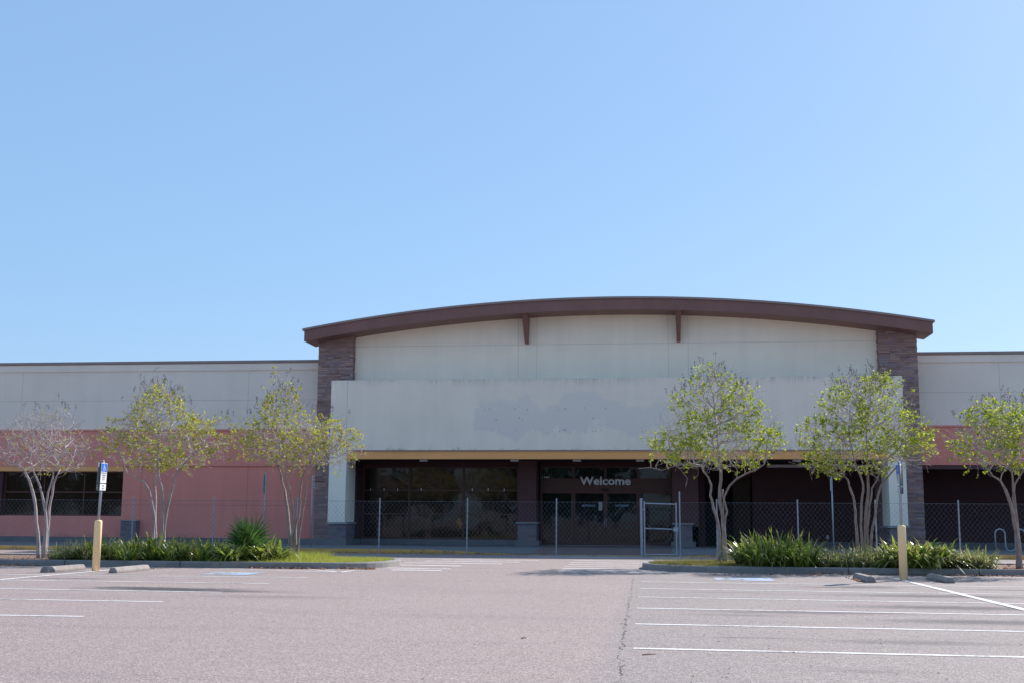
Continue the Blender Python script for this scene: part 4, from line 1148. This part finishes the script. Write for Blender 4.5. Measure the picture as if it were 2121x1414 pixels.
litter('leaf_litter', [((gx(538, 1177) + gx(645, 1177)) / 2, 28.55, 1.0, -.07, 0, 420), (gx(745, 1177), 28.8, .45, -.10, 0, 260), (gx(15, 1172), 28.55, .6, -.12, 0, 160),
                       (gx(270, 1184), 26.5, .30, .35, 0, 0)], 'drift of reddish dry leaves along the left island kerb', 91)
litter('leaf_litter', [((gx(1700, 1185) + gx(1960, 1185)) / 2, 29.05, 2.0, -.12, 0, 360), (gx(2060, 1188), 29.05, 1.0, -.18, 0, 260), (gx(1600, 1196), 28.2, 1.3, -.25, 0, 160)], 'scattered dry leaves along the right island kerb', 92)
litter('leaf_litter', [(-11.98, 26.0, .06, .75, 0, 90)], 'small pile of brown leaves at the foot of a left wheel stop', 93)
litter('leaf_litter', [(4.12, 25.3, .05, .7, 0, 80), (5.78, 25.4, .05, .6, 0, 60)], 'brown leaves caught against the right wheel stops', 94)
litter('leaf_litter', [(-16, 28.9, 3.2, 1.8, .11, 900), (9.2, 29.4, 1.8, 1.6, .11, 800), (4.5, 29.35, 4.2, .5, .11, 900), (-12.2, 28.8, 2.5, .4, .11, 400)], 'reddish leaf mulch under the plants of the islands', 95)
litter('leaf_litter', [(-12, YK - .02, 9, -.10, 0, 900), (-2.5, YK + .1, 7, -.08, 0, 200)], 'dark leaf debris in the gutter of the yellow kerb', 96)
# a few small things lying on the asphalt
def twig(px0, px1, py, label, col, r_=.006):
    a, b = G(px0, py), G(px1, py - 1); k = MB(); k.tube([a + Vector((0, 0, r_)), a.lerp(b, .5) + Vector((0, .015, r_ * 1.4)), b + Vector((0, 0, r_))], [r_, r_ * .9, r_ * .5], 6)
    tag(k.build('fallen_twig', col), label, 'twig')
rb = mat('red_brown_twig', (.22, .08, .06, 1), .8); db = mat('dark_twig', (.05, .035, .03, 1), .8)
twig(1330, 1359, 1356, 'thin reddish twig lying below the nearest stall line', rb, .005)
twig(1080, 1090, 1322, 'small dark twig lying on the open asphalt left of the crack', db, .006)
twig(1326, 1344, 1354, 'short red sliver beside the thin reddish twig', rb, .003) if False else None
rnd = random.Random(5); k = MB()
for i in range(260):
    y = 6.5 + 22 * rnd.random(); x = rnd.uniform(-.45, .35) * y - .0; q = rnd.uniform(.004, .012); z = .004
    k.face([(x - q, y - q * .7, z), (x + q, y - q * .4, z + .006), (x + q * .8, y + q, z + .01), (x - q * .7, y + q * .8, z + .004)])
tag(k.build('asphalt_debris', mat('debris_dark', (.07, .055, .05, 1), .9)), 'tiny dark crumbs scattered over the asphalt', 'debris', kind='stuff')

# ------------------------------------------------------------------ wood on the far side of the car park (seen in the glass)
rnd = random.Random(77); k = MB()
for i in range(46):
    cx = -150 + 300 * (i + rnd.uniform(-.4, .4)) / 45; cy = -62 + rnd.uniform(-8, 6); hh = rnd.uniform(7, 13)
    if 24 < cx < 40: hh *= .35
    k.tube([(cx, cy, 0), (cx + rnd.gauss(0, .3), cy, hh * .7)], [.25, .1], 6)
    for j in range(420):
        v = Vector((rnd.gauss(0, 1), rnd.gauss(0, 1), rnd.gauss(0, 1))).normalized() * rnd.random() ** .4
        c_ = Vector((cx + v.x * 4.2, cy + v.y * 3.5, hh * .55 + v.z * hh * .45)); a = Vector((rnd.gauss(0, 1), rnd.gauss(0, 1), rnd.gauss(0, 1))).normalized() * rnd.uniform(.3, .7); b_ = a.orthogonal().normalized() * a.length
        k.face([c_ - a, c_ - b_, c_ + a, c_ + b_])
tag(k.build('far_wood', M['belt']), 'dense wood beyond the far side of the car park', 'wood', kind='stuff')
